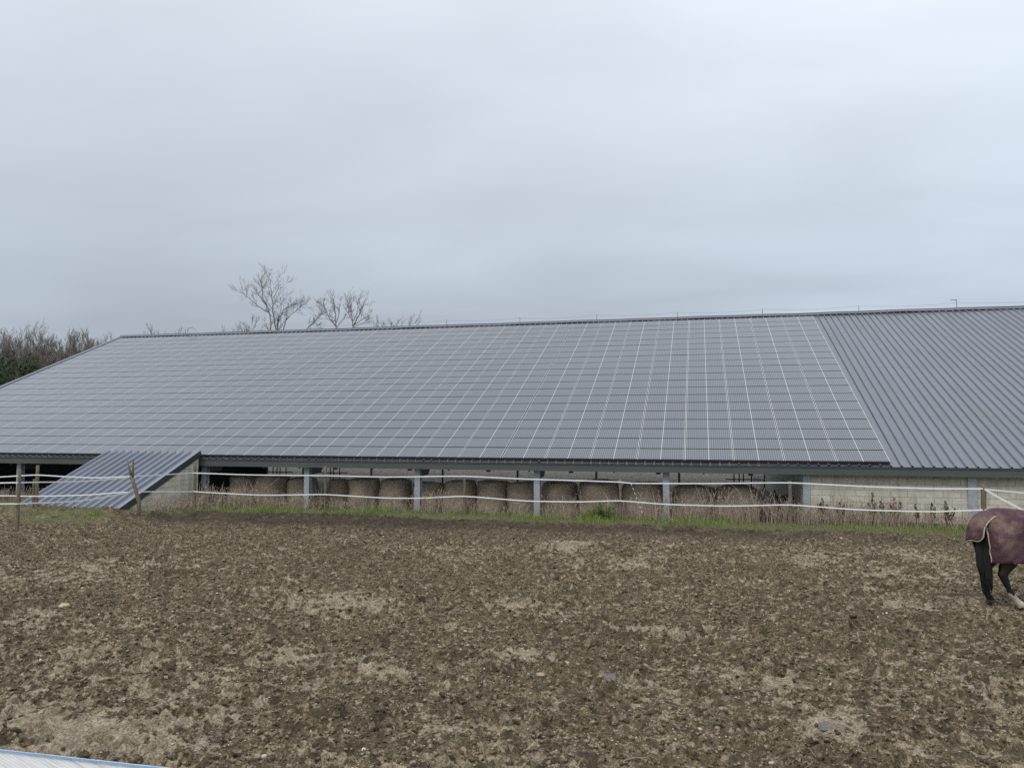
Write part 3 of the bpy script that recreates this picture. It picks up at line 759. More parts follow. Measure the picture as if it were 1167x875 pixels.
for i, ((px, py), yy, r, bp, lab) in enumerate(posts):
    t = on_y(px, py, yy); g = gz(t[0], yy); h = t[2]-g
    e = empty('fence_post', (t[0], yy, g)); tag(e, lab, 'fence post', 'wooden paddock fence posts')
    wob_post(h, r, i).build('post', M['wood'], e, True)
    if i == 1:
        m2 = wob_post(h-.45, r*.8, 77); m2.v = [(v[0]-.14, v[1]+.02, v[2]) for v in m2.v]; m2.build('side_post', M['wood'], e, True)
    FP[px] = (t[0], yy, g)
# leaning split post
t = on_y(147, 525, 20.6); bb = on_y(158, 586, 20.6); g = gz(bb[0], 20.6)
e = empty('fence_post', (bb[0], 20.6, g)); tag(e, 'leaning weathered post with a split forked top in front of the ribbed lean-to', 'fence post', 'wooden paddock fence posts')
hh = t[2]-g; dx = t[0]-bb[0]
mb = MB(); mb.tube([(.02,0,-.25),(.0,.01,.25*hh),(dx*.45,0,.55*hh),(dx*.75,.0,.72*hh)], [.05,.06,.055,.05], 9); mb.build('post', M['wood'], e, True)
mb = MB(); mb.tube([(dx*.72,0,.66*hh),(dx*.95,0,.85*hh),(dx*1.15,.01,hh)], [.045,.032,.02], 7); mb.build('split_prong', M['wood'], e, True)
mb = MB(); mb.tube([(dx*.66,0,.66*hh),(dx*.65,.02,.85*hh),(dx*.62,.0,1.03*hh)], [.045,.036,.026], 7); mb.build('split_prong', M['wood'], e, True)
LPX = (bb[0], 20.6)

def strand(pxs, name_label, w=.036):
    """pxs: list of (px, py, Y); sags between the posts come with the list"""
    pts = []
    P3 = [on_y(a, b, c) for a, b, c in pxs]
    for p, q in zip(P3[:-1], P3[1:]):
        for t in np.linspace(0, 1, 7)[:-1]:
            s = p+(q-p)*t; pts.append((s[0], s[1]-.07, s[2]))
    q = P3[-1]; pts.append((q[0], q[1]-.07, q[2]))
    # smooth the sag
    A = np.array(pts)
    for _ in range(2): A[1:-1, 2] = .25*A[:-2, 2]+.5*A[1:-1, 2]+.25*A[2:, 2]
    mb = MB(); mb.ribbon([tuple(a) for a in A], w, (0, .15, 1)); o = mb.build('fence_tape', M['tape'])
    tag(o, name_label, 'fence tape', 'white electric fence tapes'); return o
def yb(px):   # fence line depth at a picture column
    return float(np.interp(px, [0,43,153,222,371,529,707,900,1120,1300], [20.2,20.5,20.6,23.2,24,24,23.9,23.8,22.5,22.2]))
def S(lst): return [(a, b, yb(a)) for a, b in lst]
strand(S([(-60,544.5),(0,543.3),(43,540.7),(80,543),(110,544.3),(150,542.5),(185,541),(222,538.6),(290,541),(371,541.6),(440,543.4),(529,542.1),(600,545.6),(660,547.3),(707,548.9),(719,550.4),(800,550.7),(900,549.5),(990,554.2),(1060,556.3),(1119,556.5)]),
       'upper white tape of the long fence running in front of the bales and block wall')
strand(S([(-60,563.5),(0,564.3),(43,565.2),(100,563.8),(150,559.8),(222,559.9),(300,564.1),(371,562.9),(440,567.2),(480,567.4),(529,564.7),(600,570.6),(660,571.5),(707,570),(760,574.4),(830,576.3),(900,574.6),(980,580.6),(1060,582.6),(1119,580.6)]),
       'lower white tape of the long fence running in front of the bales and block wall')
def yl(px): return float(np.interp(px, [-60, 22, 153], [16.4, 17.1, 20.55]))
strand([(a, b, yl(a)) for a, b in [(-60,551.5),(0,550),(22,549.4),(90,548.6),(125,546),(150,543.2)]], 'upper tape running from the dark mud post at far left to the leaning split post')
strand([(a, b, yl(a)) for a, b in [(-60,574.5),(0,573.7),(22,573.5),(80,571.4),(110,568.3),(150,560.6)]], 'lower tape running from the dark mud post at far left to the leaning split post')
def yr(px): return float(np.interp(px, [1120, 1300], [22.5, 19.5]))
strand([(a, b, yr(a)) for a, b in [(1121,557),(1167,561.4),(1230,566)]], 'short level tape leaving the thick post to the right above the horse rug')
strand([(a, b, yr(a)) for a, b in [(1121,557),(1140,568),(1167,582),(1200,594),(1230,603)]], 'slack diagonal tape dropping from the thick post down behind the horse rug', .06)
strand([(a, b, yr(a)) for a, b in [(1121,580.5),(1167,584.3),(1230,589)]], 'short low tape leaving the thick post just over the horse back')
t = on_y(1230, 560, yr(1230)); g = gz(t[0], yr(1230)); e = empty('fence_post', (t[0], yr(1230), g)); tag(e, 'wooden post ending the short tapes, right of the horse and out of frame', 'fence post', 'wooden paddock fence posts')
wob_post(t[2]-g, .06, 41).build('post', M['wood'], e, True)
# loose black and white cord hanging off the upper tape
a = on_y(719, 550.6, 23.75); b = on_y(733, 587, 23.6)
mb = MB(); N = 14
for i in range(N):
    p0 = a+(b-a)*(i/N); p1 = a+(b-a)*((i+1)/N)
    mb.tube([tuple(p0+[0,0,.0]), tuple(p1)], .008, 5, i % 2)
o = mb.build('hanging_cord', [M['tape'], M['black']]); tag(o, 'black and white flecked cord hanging from the upper tape by the green shrub', 'cord', None)

# broad woven tape close to the camera with its two posts on the bank
p0 = on_y(-40, 848.5, 1.30); p1 = on_y(230, 878, 1.02)
d = (p1-p0); e0 = p0-d*1.6; e1 = p1+d*2.2
tp = empty('fence_tape', (0, 1.1, p0[2])); tag(tp, 'broad white woven tape with a blue edge, close up at the bottom left corner', 'fence tape', 'white electric fence tapes')
def tpts(dz): return [tuple(e0+(e1-e0)*t + np.array([0, -1.1, dz-p0[2]])) for t in np.linspace(0, 1, 40)]
mb = MB(); mb.ribbon(tpts(-.0255), .045, (0, .3, .95)); mb.build('webbing', M['woven'], tp)
mb = MB(); mb.ribbon(tpts(-.0028), .0016, (0, .3, .95), 0, .004); mb.build('edge_thread', M['blue'], tp)
for q, lab in ((e0, 'near wooden post holding the blue edged tape, left of the frame'), (e1, 'near wooden post holding the blue edged tape, below the frame')):
    g = gz(q[0], q[1]); e = empty('fence_post', (q[0], q[1]+.07, g)); tag(e, lab, 'fence post', 'wooden paddock fence posts')
    wob_post(q[2]-g+.06, .05, 5).build('post', M['wood'], e, True)

# ------------------------------------------------------------------ plants by the wall
def dock(px, py_top, yy, lab, seed, spread=.10, n_st=3):
    t = on_y(px, py_top, yy); g = gz(t[0], yy); H = t[2]-g; random.seed(seed)
    e = empty('dock_plant', (t[0], yy, g)); tag(e, lab, 'weed', 'dark seeded dock plants')
    st = MB(); sd = MB()
    for k in range(n_st):
        hh = H*(1 if k == 0 else random.uniform(.55, .9)); lx = random.uniform(-spread, spread) if k else 0; ly = random.uniform(-.06, .06)
        pts = [(lx*t_*1.2, ly*t_, hh*t_-.02) for t_ in (0, .35, .7, 1)]
        st.tube(pts, [.011,.009,.007,.003], 5)
        for q in range(46):
            u = random.uniform(.45, 1); base = Vector((lx*u*1.2, ly*u, hh*u)); a = random.uniform(0, 6.28)
            rr = .075*(1.15-u)+.008; c = base + Vector((math.cos(a)*rr, math.sin(a)*rr, random.uniform(.0, .07)))
            s = random.uniform(.008, .018); st_ = [c+Vector((s,0,0)), c+Vector((-s,0,0)), c+Vector((0,s,0)), c+Vector((0,-s,0)), c+Vector((0,0,s*1.9)), c-Vector((0,0,s*1.9))]
            sd.add(st_, [(0,2,4),(2,1,4),(1,3,4),(3,0,4),(2,0,5),(1,2,5),(3,1,5),(0,3,5)])
    st.build('stem', M['dock'], e); sd.build('seed_head', M['dock'], e)
dock(994,561,24.4,'tallest dark dock stalk against the block wall',1); dock(1004,572,24.3,'dark dock stalk just right of the tallest one at the wall',2,.05,2)
dock(1019,569,24.4,'leaning dark dock plant with bushy seed branches left of the bare wall patch',3,.2,4); dock(1043,576,24.3,'double bare dock stalk right of the bare wall patch',4,.06,2)
dock(1062,575,24.3,'dark dock stalk left of the low wall weeds near the horse',5,.12,3); dock(1078,572,24.2,'brushy dock clump in the wall weeds near the horse',6,.2,5)
dock(937,568,24.5,'brown dock stalk at the left end of the block wall',7,.15,4); dock(878,580,24.5,'dark dock stalk in the clutter left of the last thin post',8,.15,4)
dock(957,574,24.4,'short brown dock clump near the left end of the block wall',9,.2,4)
# green shrub
t = on_y(683, 576, 23.9); g = gz(t[0], 23.9); e = empty('shrub', (t[0], 23.9, g)); tag(e, 'low bright green bushy shrub at the foot of a broad hay bale', 'shrub')
lv = []; stt = MB()
for k in range(90):
    a = random.uniform(0, 6.28); el = random.uniform(.2, 1.5); L = random.uniform(.3, .62)*(1 if el > .5 else 1.1)
    dv = np.array([math.cos(a)*math.cos(el)*1.15, .6*math.sin(a)*math.cos(el), math.sin(el)*.92]); stt.tube([(0,0,0), tuple(dv*L*.5), tuple(dv*L)], [.006,.004,.002], 3, 0, False)
    for q in range(26):
        c = dv*L*random.uniform(.35, 1.05) + rng.normal(size=3)*.03; c[2] = max(c[2], .0)
        n_ = rng.normal(size=3); n_ /= np.linalg.norm(n_); s = np.cross(n_, rng.normal(size=3)); s /= np.linalg.norm(s); b2 = np.cross(n_, s); l_ = random.uniform(.014, .03)
        lv.append((c-s*l_, c-b2*l_*.4, c+s*l_, c+b2*l_*.4))
link('foliage', np_mesh('foliage', np.array(lv).reshape(-1,3), np.arange(4*len(lv)).reshape(-1,4)), M['shrub'], e); stt.build('stem', M['shrub'], e)

# odd things lying on the mud
for (px, py, s, c, lab) in [(73,693,.085,'yellow','flat pale yellow stone lying alone on the mud at the left'),(616,769,.055,'tan','round tan stone on the mud near the middle'),(1113,757,.035,'tan','small pale stone on the mud below the horse tail'),(554,718,.04,'tan','small light stone in the trodden middle of the paddock')]:
    p = on_z(px, py); b = bmesh.new(); bmesh.ops.create_icosphere(b, subdivisions=3, radius=s)
    for v in b.verts: v.co *= 1 + .22*mnoise.noise(v.co.normalized()*1.8+Vector((px, 0, 0))) + .12*mnoise.noise(v.co*60); v.co.z *= .45
    me = bpy.data.meshes.new('stone'); b.to_mesh(me); b.free(); me.polygons.foreach_set('use_smooth', [True]*len(me.polygons))
    o = link('stone', me, simple('stone_'+c, (.40,.32,.17) if c == 'yellow' else (.30,.22,.14), (.55,.46,.29) if c == 'yellow' else (.45,.36,.25), 8, .7)); o.location = (p[0], p[1], gz(p[0], p[1])+s*.2); tag(o, lab, 'stone')
for (pa, pb, r, lab) in [((704,871),(752,870),.008,'thin pale stick lying on the mud at the bottom of the picture'),((848,792),(884,789),.012,'dark brown stick lying in the mud right of centre'),((1060,668),(1108,675),.010,'thin dark stick lying on the mud left of the horse tail')]:
    a = on_z(*pa); b = on_z(*pb); pts = []
    for t in np.linspace(0, 1, 8): q = a+(b-a)*t; pts.append((q[0], q[1]+.02*math.sin(5*t), gz(q[0], q[1])+.03+.012*math.sin(7*t)))
    mb = MB(); mb.tube(pts, [r*.8,r,r,r*1.1,r,r*.9,r*.8,r*.5], 6); o = mb.build('stick', M['straw'] if r < .009 else M['wood'], None, True); tag(o, lab, 'stick')

# ------------------------------------------------------------------ horse
hp = on_z(1110, 690); HX, HY = 4.31, 13.78
horse = empty('horse', (HX, HY, max(gz(HX+a_, HY+b_) for a_ in np.linspace(.0, .8, 9) for b_ in np.linspace(-.2, .3, 6))-.012), R(15)); tag(horse, 'dark bay horse with black tail in a muddy maroon rug at the right edge', 'horse')
hb = MB()
def loft(secs, n=20):
    vs = []; fs = []
    for (x, z, ry_, rz_) in secs:
        for j in range(n): a = 2*math.pi*j/n; vs.append((x, ry_*math.cos(a), z+rz_*math.sin(a)))
    k = len(secs)
    for i in range(k-1):
        for j in range(n): fs.append((i*n+j, i*n+(j+1) % n, (i+1)*n+(j+1) % n, (i+1)*n+j))
    fs.append(tuple(range(n-1, -1, -1))); fs.append(tuple((k-1)*n+j for j in range(n))); hb.add(vs, fs)
loft([(0,1.20,.12,.16),(.06,1.19,.19,.24),(.2,1.17,.26,.30),(.42,1.15,.285,.335),(.75,1.11,.275,.33),(1.1,1.08,.275,.36),(1.38,1.10,.24,.36),(1.56,1.13,.17,.28),(1.62,1.13,.1,.18)])
hb.tube([(1.35,0,1.22),(1.65,0,1.2),(1.92,0,1.05),(2.12,0,.88),(2.2,0,.80)], [.27,.20,.15,.12,.105], 16)
hb.tube([(2.14,0,.90),(2.24,0,.74),(2.32,0,.52),(2.37,0,.34),(2.385,0,.26)], [.10,.115,.085,.066,.05], 14)
for sy in (-1, 1):
    hb.tube([(2.10,sy*.06,.92),(2.09,sy*.08,1.0),(2.10,sy*.085,1.06)], [.035,.03,.008], 8)
def leg(pts, rad): hb.tube(pts, rad, 14)
leg([(.38,-.15,1.05),(.46,-.16,.88),(.36,-.155,.70),(.29,-.15,.57),(.265,-.15,.50),(.295,-.15,.42),(.355,-.15,.28),(.40,-.15,.19),(.435,-.15,.14),(.485,-.15,.075),(.53,-.15,.045),(.545,-.15,.0)],
    [.17,.155,.125,.085,.072,.058,.042,.055,.047,.055,.062,.068])
leg([(.35,.15,1.05),(.40,.16,.88),(.28,.155,.70),(.16,.15,.56),(.14,.15,.50),(.15,.15,.42),(.165,.15,.28),(.17,.15,.19),(.195,.15,.14),(.235,.15,.08),(.26,.15,.04),(.265,.15,.0)],
    [.17,.155,.115,.075,.072,.056,.042,.053,.045,.054,.06,.066])
for sy, dx in ((-1, .05), (1, -.08)):
    leg([(1.30,sy*.15,1.0),(1.32+dx*.3,sy*.15,.75),(1.34+dx*.6,sy*.14,.52),(1.34+dx*.8,sy*.14,.44),(1.34+dx,sy*.14,.26),(1.34+dx,sy*.14,.17),(1.37+dx,sy*.14,.10),(1.39+dx,sy*.14,.04),(1.395+dx,sy*.14,.0)],
        [.15,.10,.062,.058,.038,.05,.042,.054,.062])
me0 = hb.mesh('horse_raw'); tmp = bpy.data.objects.new('horse_raw', me0); COL.objects.link(tmp)
md = tmp.modifiers.new('r', 'REMESH'); md.mode = 'VOXEL'; md.voxel_size = .016
sm_ = tmp.modifiers.new('s', 'SMOOTH'); sm_.iterations = 6; sm_.factor = .5
dg = bpy.context.evaluated_depsgraph_get(); bm_ = bpy.data.meshes.new_from_object(tmp.evaluated_get(dg)); bpy.data.objects.remove(tmp)
bm_.name = 'body'
for m_ in ('coat','black_hair','white_sock','hoof'): bm_.materials.append(M[m_])
for p in bm_.polygons:
    c = p.center; p.use_smooth = True
    if c.z < .055: p.material_index = 3 if not (c.y < 0 and c.x < 1) else 2
    elif c.z < .205 + .02*math.sin(c.x*60) and c.y < 0 and c.x < 1: p.material_index = 2
    elif c.z < .50: p.material_index = 1
    else: p.material_index = 0
body = bpy.data.objects.new('body', bm_); COL.objects.link(body); body.parent = horse
for sy in (-1, 1):
    b = bmesh.new(); bmesh.ops.create_uvsphere(b, u_segments=12, v_segments=8, radius=.022); me = bpy.data.meshes.new('eye'); b.to_mesh(me); b.free()
    o = link('eye', me, M['black'], horse); o.location = (2.235, sy*.092, .76)
# tail: many strands hanging from the dock
mb = MB(); random.seed(4)
for k in range(230):
    a = random.uniform(0, 6.28); rr = math.sqrt(random.random()); ux, uy = rr*math.cos(a), rr*math.sin(a)
    L = random.uniform(.9, 1.12)*(1.02-.16*rr)
    pts = []
    for t in np.linspace(0, 1, 8):
        wd = .058 + .062*math.sin(min(1, t*1.5)*math.pi*.62)*(1-.35*t*t*t)
        pts.append((.03-.02*t + ux*(wd*.7 if t > .3 else wd*.35) + .05*t*t + .03*math.sin(t*3), -.005+ uy*wd*1.15 - .05*t*t, 1.22 - L*1.02*t))
    mb.tube(pts, [.011,.012,.012,.011,.010,.008,.006,.002], 4, 0, False)
mb.tube([(.04,0,1.30),(.035,0,1.15),(.025,0,.9),(.02,-.01,.62),(.03,-.02,.42)], [.04,.055,.08,.075,.03], 10)
mb.build('tail', M['black_hair'], horse, True)
mb = MB()
for k in range(60):
    t = random.random(); pts = [(1.5+.55*t, 0, 1.48-.5*t), (1.52+.55*t, -.1, 1.45-.5*t), (1.5+.5*t, -.17, 1.22-.45*t)]; mb.tube(pts, [.012,.010,.003], 4, 0, False)
mb.build('mane', M['black_hair'], horse, True)
# rug
rs = [(.015,.20,1.38),(.05,.255,1.44),(.12,.285,1.475),(.25,.305,1.51),(.45,.318,1.525),(.70,.315,1.49),(.95,.31,1.465),(1.20,.30,1.485),(1.42,.27,1.54),(1.58,.21,1.50)]
xsR = np.linspace(.015, 1.58, 44); ws_ = np.interp(xsR, [r_[0] for r_ in rs], [r_[1] for r_ in rs]); zs_ = np.interp(xsR, [r_[0] for r_ in rs], [r_[2] for r_ in rs])
T = np.linspace(-1, 1, 61); V = []
for i, xx in enumerate(xsR):
    for t in T:
        s = abs(t); sg = 1 if t > 0 else -1
        hem = .70 + .03*math.sin(xx*5) - (.02 if xx > .3 else 0)
        if s < .5: a = s*math.pi; yv = ws_[i]*math.sin(a)**.9 if a > 0 else 0; zv = 1.13 + (zs_[i]-1.13)*math.cos(a); xo = 0
        else: q = (s-.5)*2; yv = ws_[i]*(1+.05*q); zv = 1.13 + (hem-1.13)*q; xo = .045*q*(1 - (xx/1.6))
        nn = mnoise.noise(Vector((xx*2.2, t*3.0, 2)))*.030 + mnoise.noise(Vector((xx*6+zv*3, t*4, 7)))*.022 + abs(mnoise.noise(Vector((xx*5-zv*6, t*2, 4))))*.03 + .016*math.sin(xx*9+zv*7)*max(0, s-.4)
        V.append((xx+xo, sg*(yv+nn), zv + (nn*.4 if s < .5 else 0)))
nT = len(T); Fs = [(i*nT+j, (i+1)*nT+j, (i+1)*nT+j+1, i*nT+j+1) for i in range(len(xsR)-1) for j in range(nT-1)]
me = bpy.data.meshes.new('rug'); me.from_pydata(V, [], Fs); me.polygons.foreach_set('use_smooth', [True]*len(Fs)); me.update()
rug = link('rug', me, M['rug'], horse); so = rug.modifiers.new('thickness', 'SOLIDIFY'); so.thickness = .008; so.offset = 1
mb = MB(); ed = [Vector(V[j]) + Vector((-.006, 0, 0)) for j in range(nT)]
mb.tube(ed, .011, 6); mb.tube([Vector(V[i*nT]) for i in range(len(xsR))], .006, 6); mb.tube([Vector(V[i*nT+nT-1]) for i in range(len(xsR))], .006, 6)
mb.build('rug_binding', M['binding'], rug, True)
# tail flap
V = []; nu, nv = 17, 15
for j in range(nv):
    t = j/(nv-1)
    for i in range(nu):
        u = i/(nu-1)*2-1; wd = .20 + .045*math.sin(t*2.2)
        drop = 1-abs(u)**3.2*(.30 if u < 0 else -.04)
        px_ = .10 - .205*math.sin(min(1, t*1.35)*math.pi/2) + .045*u*u*(1-.3*t); pz_ = 1.478 - .46*(t**1.25)*drop - .055*u*u
        V.append((px_ + .008*math.sin(u*6+t*4), u*wd, pz_))
Fs = [(j*nu+i, (j+1)*nu+i, (j+1)*nu+i+1, j*nu+i+1) for j in range(nv-1) for i in range(nu-1)]
me = bpy.data.meshes.new('tail_flap'); me.from_pydata(V, [], Fs); me.polygons.foreach_set('use_smooth', [True]*len(Fs)); me.update()
fl_ = link('tail_flap', me, M['rug'], horse); so = fl_.modifiers.new('thickness', 'SOLIDIFY'); so.thickness = .008
mb = MB(); ed = [V[j*nu] for j in range(nv)] + [V[(nv-1)*nu+i] for i in range(1, nu)] + [V[j*nu+nu-1] for j in range(nv-2, -1, -1)]
mb.tube(ed, .010, 6); mb.build('flap_binding', M['binding'], fl_, True)

# ------------------------------------------------------------------ trees
def grow(seed, H, stems=1, spread=.5, dens=1.0, first=.35, r0=None, fine=3):
    rnd = random.Random(seed); tr = MB(); br = MB(); r0 = r0 or H*.013
    def branch(p, d, L, r, lev, mb, npt):
        pts = [p.copy()]; rad = [r]; dirs = [d.copy()]
        for i in range(npt):
            j = Vector((rnd.gauss(0, 1), rnd.gauss(0, 1), rnd.gauss(0, .6)))*(.10 if lev == 0 else .17)
            d = (d + j + Vector((0, 0, .10 if lev else .03))).normalized()
            p = p + d*(L/npt); pts.append(p.copy()); rad.append(r*(1-.8*(i+1)/npt)); dirs.append(d.copy())
        mb.tube(pts, rad, 7 if lev == 0 else (4 if lev == 1 else 3), 0, False)
        if lev >= fine: return
        nch = int([11, 8, 7][lev]*dens*(rnd.uniform(.8, 1.2)))
        for k in range(nch):
            t = (first if lev == 0 else .18) + (1-(first if lev == 0 else .18))*((k+rnd.random())/nch)
            i = min(int(t*npt), npt-1); f_ = t*npt-i; q = pts[i].lerp(pts[i+1], f_); rr = rad[i]*(1-f_)+rad[i+1]*f_
            dd = dirs[i+1]; az = rnd.uniform(0, 6.28); ax = dd.orthogonal().normalized(); ax.rotate(Matrix.Rotation(az, 3, dd))
            ang = rnd.uniform(.45, .95)*(.75+.5*spread); nd = (dd*math.cos(ang)+ax*math.sin(ang)).normalized()
            l2 = L*(rnd.uniform(.30, .52) if lev == 0 else rnd.uniform(.32, .6))*(1.15-.55*t if lev == 0 else 1.1-.5*t)
            branch(q, nd, l2, max(rr*.66, .017), lev+1, br, 5 if lev == 0 else (4 if lev == 1 else 3))
    for s in range(stems):
        a = 2*math.pi*s/stems + rnd.random(); tl = 0 if stems == 1 else rnd.uniform(.10, .26)*spread*2
        d = Vector((math.cos(a)*tl, math.sin(a)*tl*.6, 1)).normalized()
        branch(Vector((math.cos(a)*.2*(stems > 1), math.sin(a)*.2*(stems > 1), -.3)), d, H*(1 if s == 0 else rnd.uniform(.72, .95)), r0*(1 if stems == 1 else .75), 0, tr, 9)
    return tr, br
protos = {}
def tree(kind, px, top, yy, lab, group=None, twig='twig', rz=0.0, widen=1.0):
    t = on_y(px, top-(4 if px < 130 else 2), yy); H = t[2]+.4
    if kind not in protos:
        args = KINDS[kind]; tr, br = grow(*args[:1], 10.0, **args[1]); q_ = 10/max(v[2] for v in br.v+tr.v); up_ = [v for v in br.v if v[2]*q_ > 6.5]; mx_ = sum(v[0] for v in up_)/len(up_); my_ = sum(v[1] for v in up_)/len(up_); tr.v = [(a-mx_, b-my_, c) for a, b, c in tr.v]; br.v = [(a-mx_, b-my_, c) for a, b, c in br.v]; tr.v = [(a*q_, b*q_, c*q_) for a, b, c in tr.v]; br.v = [(a*q_, b*q_, c*q_) for a, b, c in br.v]; protos[kind] = (tr.mesh('trunk', True), br.mesh('branches'))
        protos[kind][0].materials.append(M['bark']); protos[kind][1].materials.append(M[args[2]])
    e = empty('bare_tree', (t[0], yy, -.4), rz); e.scale = (H/10*widen, H/10*widen, H/10); tag(e, lab, 'tree', group)
    for nm, me in zip(('trunk', 'branches'), protos[kind]):
        o = bpy.data.objects.new(nm, me); COL.objects.link(o); o.parent = e
    return e
KINDS = {'open': (11, dict(stems=4, spread=.30, dens=1.25, first=.58), 'twig'), 'fan': (5, dict(stems=5, spread=.32, dens=1.15, first=.55), 'twig'),
         'poplar': (21, dict(stems=1, spread=.25, dens=1.5, first=.25), 'twig'), 'thick': (33, dict(stems=4, spread=.42, dens=1.35, first=.3), 'twig_brown'),
         'sparse': (44, dict(stems=3, spread=.3, dens=1.0, first=.5), 'twig')}
GB = 'bare trees behind the barn ridge'
def limb_tree(seed, limbs, yy, base_px, lab, r0=.16, dens=1.0, twl=1.0):
    """a bare tree whose main limbs are laid out one by one; limbs: [(u, h) ...] in metres from the trunk foot"""
    rnd = random.Random(seed); tr = MB(); br = MB()
    foot = on_y(base_px, 376, yy); e = empty('bare_tree', (foot[0], yy, -.4)); tag(e, lab, 'tree', GB)
    k_ = yy*1.02/F
    def sub(p, d, L, r, lev):
        pts = [p.copy()]; rad = [r]; ds = []
        for i in range(4):
            d = (d + Vector((rnd.gauss(0, .11), rnd.gauss(0, .11), rnd.gauss(0, .08)+.10))).normalized(); p = p + d*(L/4); pts.append(p.copy()); rad.append(max(r*(1-.22*(i+1)), .006)); ds.append(d.copy())
        br.tube(pts, rad, 3, 0, False)
        if lev == 0: return
        for i in range(int(rnd.uniform(3, 6)*dens)):
            t = rnd.uniform(.15, 1)*3.99; i0 = int(t); q = pts[i0].lerp(pts[i0+1], t-i0); dd = ds[i0]; ax = dd.orthogonal().normalized(); ax.rotate(Matrix.Rotation(rnd.uniform(0, 6.28), 3, dd))
            sub(q, (dd*.8+ax*rnd.uniform(.35, .8)).normalized(), L*rnd.uniform(.35, .6), max(r*.6, .009), lev-1)
    for n_, (pl, rr) in enumerate(limbs):
        P = []; yo = 0
        for i, (px, py) in enumerate(pl):
            w_ = on_y(px, py, yy); yo += rnd.gauss(0, .25)*(i > 0); P.append(Vector((w_[0]-foot[0], yo, w_[2]+.4)))
        if P[0].z < 12 and n_ < 99:
            pass
        if pl[0][1] >= 374: P = [Vector((0, 0, 0)), Vector((P[0].x*.35, 0, P[0].z*.55))] + P
        # smooth and refine
        Q = []
        for i in range(len(P)-1):
            for t in (0, .34, .67): Q.append(P[i].lerp(P[i+1], t) + Vector((rnd.gauss(0, .05), rnd.gauss(0, .05), 0)))
        Q.append(P[-1]); m_ = len(Q); rad = [max(rr*.62*(1-.86*i/(m_-1)), .017) for i in range(m_)]
        tr.tube(Q, rad, 6, 0, False)
        for i in range(2, m_-1):
            if Q[i].z < 9: continue
            for c in range(rnd.choice((1, 1, 2))):
                dd = (Q[i+1]-Q[i]).normalized(); ax = dd.orthogonal().normalized(); ax.rotate(Matrix.Rotation(rnd.uniform(0, 6.28), 3, dd))
                sub(Q[i].lerp(Q[i+1], rnd.random()), (dd*.9+ax*rnd.uniform(.4, .85)).normalized(), twl*rnd.uniform(.8, 1.9), max(rad[i]*.5, .018), 2)
    tr.build('trunk', M['bark'], e, True); br.build('branches', M['twig'], e)
def cz(pl): return [(230+a/4.8625, 300+b/4.8625) for a, b in pl]
limb_tree(3, [(cz([(385,372),(372,290),(345,200),(322,130),(318,85)]), .16), (cz([(412,372),(398,270),(395,200),(380,130),(374,82)]), .17), (cz([(395,190),(415,140),(428,118)]), .06),
              (cz([(418,372),(424,300),(440,255),(480,228),(520,218)]), .13), (cz([(450,372),(470,320),(500,285),(560,240)]), .12), (cz([(360,270),(320,240),(285,200),(252,172)]), .09), (cz([(350,225),(310,170),(330,130)]), .06), (cz([(424,300),(435,225),(428,200)]), .06)],
          70, 312, 'tallest bare tree with several forked stems rising above the solar roof', twl=.95)
limb_tree(8, [(cz([(575,372),(595,330),(618,295),(640,270)]), .11), (cz([(600,322),(625,330),(632,345)]), .05)], 70, 350, 'leaning thin bare treetop just right of the tallest tree', dens=1.1, twl=.7)
limb_tree(12, [(cz([(742,370),(738,300),(732,240),(732,195)]), .13), (cz([(742,350),(710,300),(690,250),(685,225)]), .09), (cz([(740,340),(760,280),(765,230)]), .08), (cz([(738,320),(700,310),(665,260)]), .07), (cz([(744,355),(790,300),(800,260)]), .08)],
          72, 383, 'left of the two fan shaped bare treetops above the ridge', twl=.75)
limb_tree(15, [(cz([(838,368),(832,300),(835,240),(828,212)]), .12), (cz([(838,350),(860,290),(885,240),(893,212)]), .10), (cz([(840,345),(880,310),(920,282)]), .08), (cz([(836,330),(812,280),(808,240)]), .08), (cz([(838,320),(865,260),(868,215)]), .07), (cz([(842,355),(900,330),(918,310)]), .06)],
          74, 403, 'right of the two fan shaped bare treetops above the ridge', twl=.75)
tree('sparse', 438, 357, 78, 'left faint twiggy treetop right of the fan shaped pair', GB, rz=.2, widen=.9)
tree('fan', 452, 359, 78, 'right faint twiggy treetop right of the fan shaped pair', GB, rz=4.4, widen=.7)
tree('thick', 283, 361, 76, 'rounded low treetop just left of the tallest tree', GB, rz=1.3, widen=.9)
tree('thick', 262, 368, 80, 'tiny dark treetop peeping over the ridge left of the rounded one', GB, rz=2.2, widen=.6)
tree('fan', 241, 372, 84, 'faintest tiny treetop on the ridge line left of the dark one', GB, rz=.9, widen=.6)
tree('fan', 160, 371, 80, 'low twiggy treetop at the left end of the roof ridge', GB, rz=.5, widen=.9)
tree('fan', 186, 370, 80, 'low twiggy treetop second from the left end of the roof ridge', GB, rz=2.5, widen=.9)
GL = 'bare woodland left of the barn roof'
tree('sparse', 17, 366, 95, 'pale tall open tree, left one of the pair above the woodland', GL, rz=.4, widen=.8)
tree('sparse', 27, 370, 95, 'pale tall open tree, right one of the pair above the woodland', GL, rz=1.9, widen=.8)
tree('poplar', 43, 375, 92, 'slim dark bare tree with a clear central trunk holding a round green ball', GL, rz=.2)
tree('poplar', 34, 388, 90, 'shorter slim bare tree just left of the one with the green ball', GL, rz=2.0)
tree('thick', 63, 383, 92, 'bushy bare tree in the middle of the left woodland', GL, rz=.7, widen=.7)
tree('thick', 82, 375, 94, 'broadest dark bare tree of the left woodland with a rounded crown', GL, rz=2.7, widen=.85)
tree('thick', 96, 381, 96, 'bare tree right of the broadest one, crown dropping to the roof edge', GL, rz=4.1, widen=.75)
